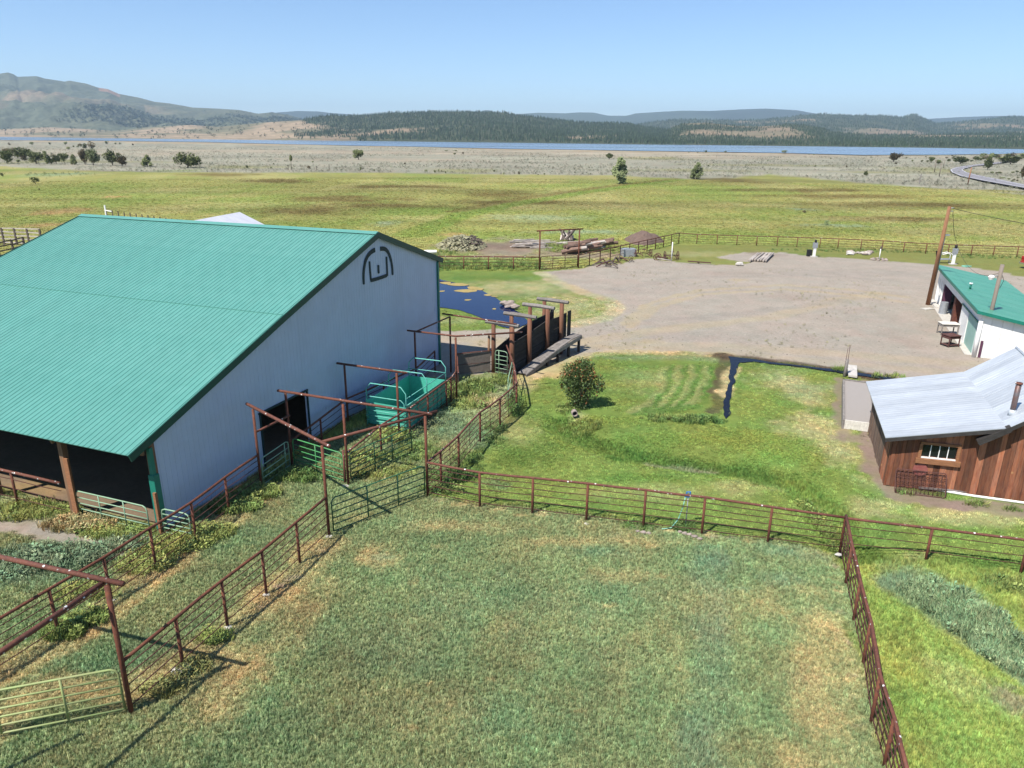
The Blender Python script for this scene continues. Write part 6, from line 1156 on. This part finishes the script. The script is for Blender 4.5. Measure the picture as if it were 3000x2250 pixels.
# ================================================================ wooden rail fences far left
def railfence(label, pts, h, n, px_, mat='log', r=.07):
    f = thing('rail_fence', label, 'fence', (*pts[0], 0))
    for i, p in enumerate(pts):
        b = MB(); b.box((*p, h/2), (.18, .18, h)); b.build('post', mt['stump'], f)
        if i:
            for k in range(n): z = h*(.18+.8*k/(n-1)); b = MB(); b.beam((*pts[i-1], z+random.uniform(-.05, .05)), (*p, z+random.uniform(-.05, .05)), .06, .13); b.build('rail', mt[mat], f)
railfence('silver grey five rail fence in the field at the left edge behind the barn', [g2(-60+k*37, 715+k*1.6, 0) for k in range(6)], 2.1, 5, 0); railfence('dark rail fence nearer the barn at the left edge', [g2(-50, 762), g2(0, 758), g2(42, 748), g2(75, 738)], 1.7, 4, 0, 'stump')
f = thing('wire_fence', 'wire fence with thin posts and a white brace showing over the barn ridge', 'fence', (*g2(312, 634), 0))
for k in range(17): P = g2(314+k*17.5, 636+k*2.6); b = MB(); b.box((*P, .6), (.12, .12, 1.25)); b.build('post', mt['stump'], f)
b = MB(); b.beam((*g2(312, 636), 1.1), (*g2(331, 638), 1.0), .1, .14); b.build('brace', mt['white'], f); b = MB(); b.box((*g2(312, 636), .95), (.2, .2, 1.9)); b.build('post', mt['white'], f)
for z in (.5, .9): tube('wire', [(*g2(314, 636), z), (*g2(450, 656), z), (*g2(594, 678), z)], .015, mt['iron'], f, 4)
# ================================================================ trees
def crown(blobs, n, ls, seed, flat=1.):
    rs = random.Random(seed); V = []; Fc = []
    for k in range(n):
        bx, by, bz, br = rs.choices(blobs, weights=[q_[3]**2 for q_ in blobs])[0]; d = np.array([rs.gauss(0, 1) for _ in range(3)]); d /= np.linalg.norm(d); r = br*rs.random()**.25*rs.uniform(.8, 1.18); c0 = np.array([bx, by, bz])+d*r*np.array([1, 1, flat])
        u1 = np.array([rs.gauss(0, 1) for _ in range(3)])+d*.6; u1 /= np.linalg.norm(u1); v1 = np.cross(u1, [rs.random(), rs.random(), 1]); v1 /= np.linalg.norm(v1)+1e-9; s = ls*rs.uniform(.6, 1.3); m = len(V); V += [c0-u1*s*.5, c0+v1*s*.35, c0+u1*s*.5, c0-v1*s*.35]; Fc.append((m, m+1, m+2, m+3))
    return V, Fc
def blobset(kind, rs):
    if kind == 'round': return [(rs.uniform(-.34, .34), rs.uniform(-.3, .3), rs.uniform(.3, .82), rs.uniform(.12, .24)) for _ in range(14)]+[(0, 0, .5, .3), (0, 0, .75, .2)]
    if kind == 'pine': return [((rs.uniform(-1, 1)*(1.02-z)**.7*.42), rs.uniform(-1, 1)*(1.02-z)**.7*.4, z, .07+.13*(1-z)) for z in np.linspace(.18, .95, 26)]+[(0, 0, .96, .06)]
    if kind == 'broad': return [(rs.uniform(-.42, .42), rs.uniform(-.3, .3), rs.uniform(.28, .72), rs.uniform(.14, .24)) for _ in range(18)]
    return [(rs.uniform(-.12, .12), rs.uniform(-.1, .1), rs.uniform(.62, .9), rs.uniform(.1, .18)) for _ in range(8)]
PROTO = {}
def tree(kind, mat, px, py, wpx, hpx, label, group=None, small=False, cat='tree', name='juniper_tree', var=0):
    P = G(px, py); D = P[1]; sc = 1/F*math.hypot(D, CH)*1.02; wd, ht = wpx*sc, hpx*sc; key = (kind, mat, small, var)
    P[2] = float(relief(np.array([P[0]]), np.array([P[1]]))[0])-.03
    if key not in PROTO:
        rs = random.Random(hash(kind) % 1 + len(PROTO)*7+3); bl = blobset(kind, rs); V, Fc = crown(bl, 260 if small else 1700, .17 if small else .1, len(PROTO)+5)
        me = bpy.data.meshes.new('crown'); me.from_pydata([tuple(v) for v in V], [], Fc); me.materials.append(mt[mat]); tb_ = MB(); tz = .45 if kind != 'stalk' else .75
        tb_.tube([(0, 0, -.02), (.02, 0, tz*.5), (0, .01, tz), (0, 0, .85)], [.035, .028, .018, .006], 6)
        if not small:
            for q_ in bl[:9]: tb_.tube([(0, 0, max(.12, q_[2]-.25)), (q_[0]*.6, q_[1]*.6, q_[2]-.06), q_[:3]], [.016, .01, .004], 4)
        mk = bpy.data.meshes.new('trunk'); mk.from_pydata(tb_.v, [], tb_.f); mk.materials.append(mt['bark']); PROTO[key] = (me, mk)
    me, mk = PROTO[key]; t = thing(name, label, cat, P, group); t.scale = (wd, wd, ht); t.rotation_euler = (0, 0, random.uniform(0, 6.28) if kind != 'broad' else random.uniform(-.3, .3))
    for nm, m_ in (('crown', me), ('trunk', mk)): o = link(bpy.data.objects.new(nm, m_)); o.parent = t
    return t
z1 = lambda x, y: (x/2.212, 180+y/2.212)
z2_ = lambda x, y: (1000+x/2.212, 280+y/2.212); z3 = lambda x, y: (2000+x/2.212, 280+y/2.212)
TR = [(z1, 45, 660, 85, 80, 'round', 'leafj', 'leftmost low dark juniper of the cluster at the left edge'), (z1, 62, 622, 66, 60, 'round', 'leafb', 'bronze tinted juniper behind the leftmost one'), (z1, 140, 632, 125, 78, 'broad', 'leafj', 'broad dark juniper forming the back of the left cluster'), (z1, 235, 662, 92, 76, 'round', 'leafj', 'dense juniper at the right end of the left cluster'),
      (z1, 302, 662, 66, 74, 'pine', 'leafj', 'pointed juniper just right of the dense left cluster'), (z1, 366, 663, 58, 60, 'round', 'leafj', 'rounded juniper left of the tall gap in the row'), (z1, 416, 655, 60, 60, 'round', 'leafj', 'juniper touching the rounded one from behind'), (z1, 481, 669, 50, 62, 'pine', 'leafj', 'small conical juniper standing alone in the left row'),
      (z1, 552, 669, 66, 92, 'round', 'leafb', 'thin bronze juniper left of the greener twin'), (z1, 605, 673, 80, 102, 'round', 'leafp', 'greener twin juniper beside the thin bronze one'), (z1, 732, 674, 92, 92, 'round', 'leafj', 'dark juniper with a lower bush at its right foot'), (z1, 792, 680, 62, 62, 'round', 'leafb', 'lower juniper bush at the right foot of a dark one'),
      (z1, 958, 681, 74, 70, 'pine', 'leafj', 'pyramidal juniper alone between the pair and the broad one'), (z1, 1218, 687, 132, 102, 'broad', 'leafj', 'broad umbrella shaped juniper at the meadow edge'), (z1, 1890, 702, 46, 92, 'stalk', 'leafj', 'juniper with its round crown on a bare trunk'),
      (z2_, 112, 416, 74, 62, 'round', 'leafj', 'dark juniper alone on the tan flat before the lake'), (z2_, 1735, 414, 50, 40, 'round', 'leafj', 'round juniper near the lake behind the pale pine'), (z2_, 1803, 574, 128, 155, 'pine', 'leafp', 'tall pale green pine at the meadow edge'), (z3, 90, 546, 102, 100, 'pine', 'leafp', 'smaller pale pine right of the tall one'),
      (z3, 1365, 430, 76, 56, 'round', 'leafb', 'wide bronze juniper on the flat left of the road'), (z3, 1185, 526, 26, 34, 'round', 'leafj', 'small bushy juniper in the right sage flat'), (z3, 1610, 433, 40, 36, 'round', 'leafj', 'round juniper left of the road bend'), (z3, 1800, 441, 92, 50, 'broad', 'leafj', 'broad juniper behind the road bend'),
      (z3, 1975, 482, 66, 78, 'round', 'leafj', 'dark juniper standing inside the road curve'), (z3, 2122, 447, 96, 52, 'broad', 'leafj', 'broad juniper behind the road at the right'), (z3, 1658, 446, 36, 28, 'round', 'leafj', 'low juniper at the roadside pole'), (z3, 2200, 545, 40, 90, 'round', 'leafb', 'bronze juniper cut by the right edge beside the road')]
for i, (zf_, x, y, w_, h_, k_, m_, lb) in enumerate(TR):
    px, py = zf_(x, y); tree(k_, m_, px, py, w_/2.212, h_/2.212, lb, 'junipers and pines beyond the meadow', var=i % 3)
SM = [(z1, x, y, w_, w_*.9) for x, y, w_ in ((60, 543, 20), (208, 543, 24), (325, 542, 18), (425, 542, 24), (523, 555, 28), (695, 539, 24), (750, 539, 15), (778, 539, 15), (862, 545, 14), (478, 557, 14), (445, 573, 22), (545, 571, 40), (595, 568, 50), (506, 560, 16), (1603, 695, 24), (2027, 658, 14), (2005, 700, 28), (1755, 697, 15), (1775, 672, 12), (1893, 698, 14), (160, 645, 40), (120, 655, 26), (230, 795, 50), (20, 750, 30), (255, 832, 14), (1620, 662, 8), (700, 577, 12))]
SM += [(z2_, x, y, w_, h_) for x, y, w_, h_ in ((735, 385, 20, 14), (790, 385, 16, 20), (125, 488, 16, 26), (605, 502, 18, 22), (550, 494, 20, 16), (1150, 511, 18, 20), (632, 499, 8, 26), (214, 492, 14, 14), (677, 503, 12, 14), (412, 447, 16, 14), (990, 494, 14, 14), (1053, 510, 14, 12), (1316, 513, 14, 12), (1274, 515, 10, 8), (121, 456, 10, 10), (255, 342, 8, 6), (1320, 450, 8, 8), (1210, 414, 12, 6), (680, 362, 26, 8), (740, 362, 30, 8), (1615, 512, 10, 12), (2130, 497, 10, 8))]
SM += [(z3, x, y, w_, h_) for x, y, w_, h_ in ((658, 376, 32, 22), (148, 373, 20, 16), (277, 374, 18, 15), (96, 372, 12, 10), (40, 372, 10, 8), (818, 384, 12, 9), (850, 386, 10, 8), (1380, 447, 18, 16), (1550, 432, 20, 16), (1585, 432, 18, 14), (1490, 430, 16, 14), (1745, 393, 16, 10), (1448, 409, 16, 10), (1220, 406, 10, 10), (960, 414, 10, 12), (1710, 410, 22, 12), (1720, 431, 30, 18), (858, 462, 14, 14), (166, 464, 12, 14), (1062, 466, 12, 14), (550, 425, 14, 8), (678, 433, 12, 8), (1770, 430, 20, 14), (1890, 412, 30, 16), (1870, 432, 22, 14), (1690, 470, 14, 8), (1575, 400, 12, 8), (790, 755, 30, 18))]
SM += [(z3, 1905+k*21+random.uniform(-6, 6), 428-random.uniform(0, 22), random.uniform(26, 58), random.uniform(20, 40)) for k in range(26)]
SM += [(z3, 1990+random.uniform(-20, 220), 500+random.uniform(-10, 60), random.uniform(14, 30), random.uniform(9, 15)) for k in range(16)]
def smlabel(px, py, w_):
    hp_ = 400.5+(px-1500)*.0085; dep_ = py-hp_
    reg = 'at the left edge of the flat' if px < 150 else 'above the left half of the barn ridge' if px < 600 else 'above the right half of the barn ridge' if px < 1100 else 'over the log heaps' if px < 1700 else 'around the tall pale pine' if px < 1950 else 'between the pale pines and the roadside poles' if px < 2680 else 'round the road bend' if px < 2850 else 'beyond the road at the right edge'
    return ('tiny' if w_ < 14 else 'small' if w_ < 24 else 'low bushy')+' dark juniper '+('by the lake shore ' if dep_ < 38 else 'on the sage flat ' if dep_ < 85 else 'at the meadow edge ')+reg
for i, (zf_, x, y, w_, h_) in enumerate(SM):
    px, py = zf_(x, y); tree('round', 'leafj' if i % 4 else 'leafb', px, py, w_/2.212, h_/2.212, smlabel(px, py, w_), 'small junipers dotted over the sage flat', True, 'bush', 'juniper_bush', var=i % 3)
for x, y, h in ((2053, 705, 26), (2133, 708, 38), (1868, 702, 30)):
    P = G(*z1(x, y)); o = MB().tube([P, P+[.1, 0, h/2.212/F*P[1]]], .12, 5).build('snag', mt['bark'], None); tag(o, 'thin dead trunk standing at the meadow edge', 'dead tree', 'dead trunks at the meadow edge')
P = G(*z3(1533, 573)); b = MB(); b.tube([P, P+[0, 0, 1.6], P+[.2, 0, 3.2]], .13, 5)
for k in range(8): an = k*1.3; b.tube([P+[0, 0, 1+.2*k], P+[.9*math.cos(an), .5*math.sin(an), 1.5+.22*k]], .04, 4)
o = b.build('dead_tree', mt['greyw'], None); tag(o, 'grey dead branching tree at the meadow edge left of the road', 'dead tree')
for i, (x, y, h, lb) in enumerate(((1630, 497, 72, 'thin grey roadside pole left of the road bend'), (1662, 527, 80, 'nearer grey roadside pole left of the road bend'), (1690, 462, 38, 'farthest short roadside pole'), (1847, 577, 100, 'orange brown roadside pole at the near side of the road'))):
    P = G(*z3(x, y)); hh = h/2.212/F*P[1]*1.03; t = thing('roadside_pole', lb, 'utility pole', P); tube('pole', [P, P+[.15 if i == 3 else 0, 0, hh]], .16, mt['pole' if i == 3 else 'poleg'], t, 6); b = MB(); b.box(P+[.1, 0, hh*.93], (1.4, .1, .12)); b.build('crossarm', mt['poleg'], t)
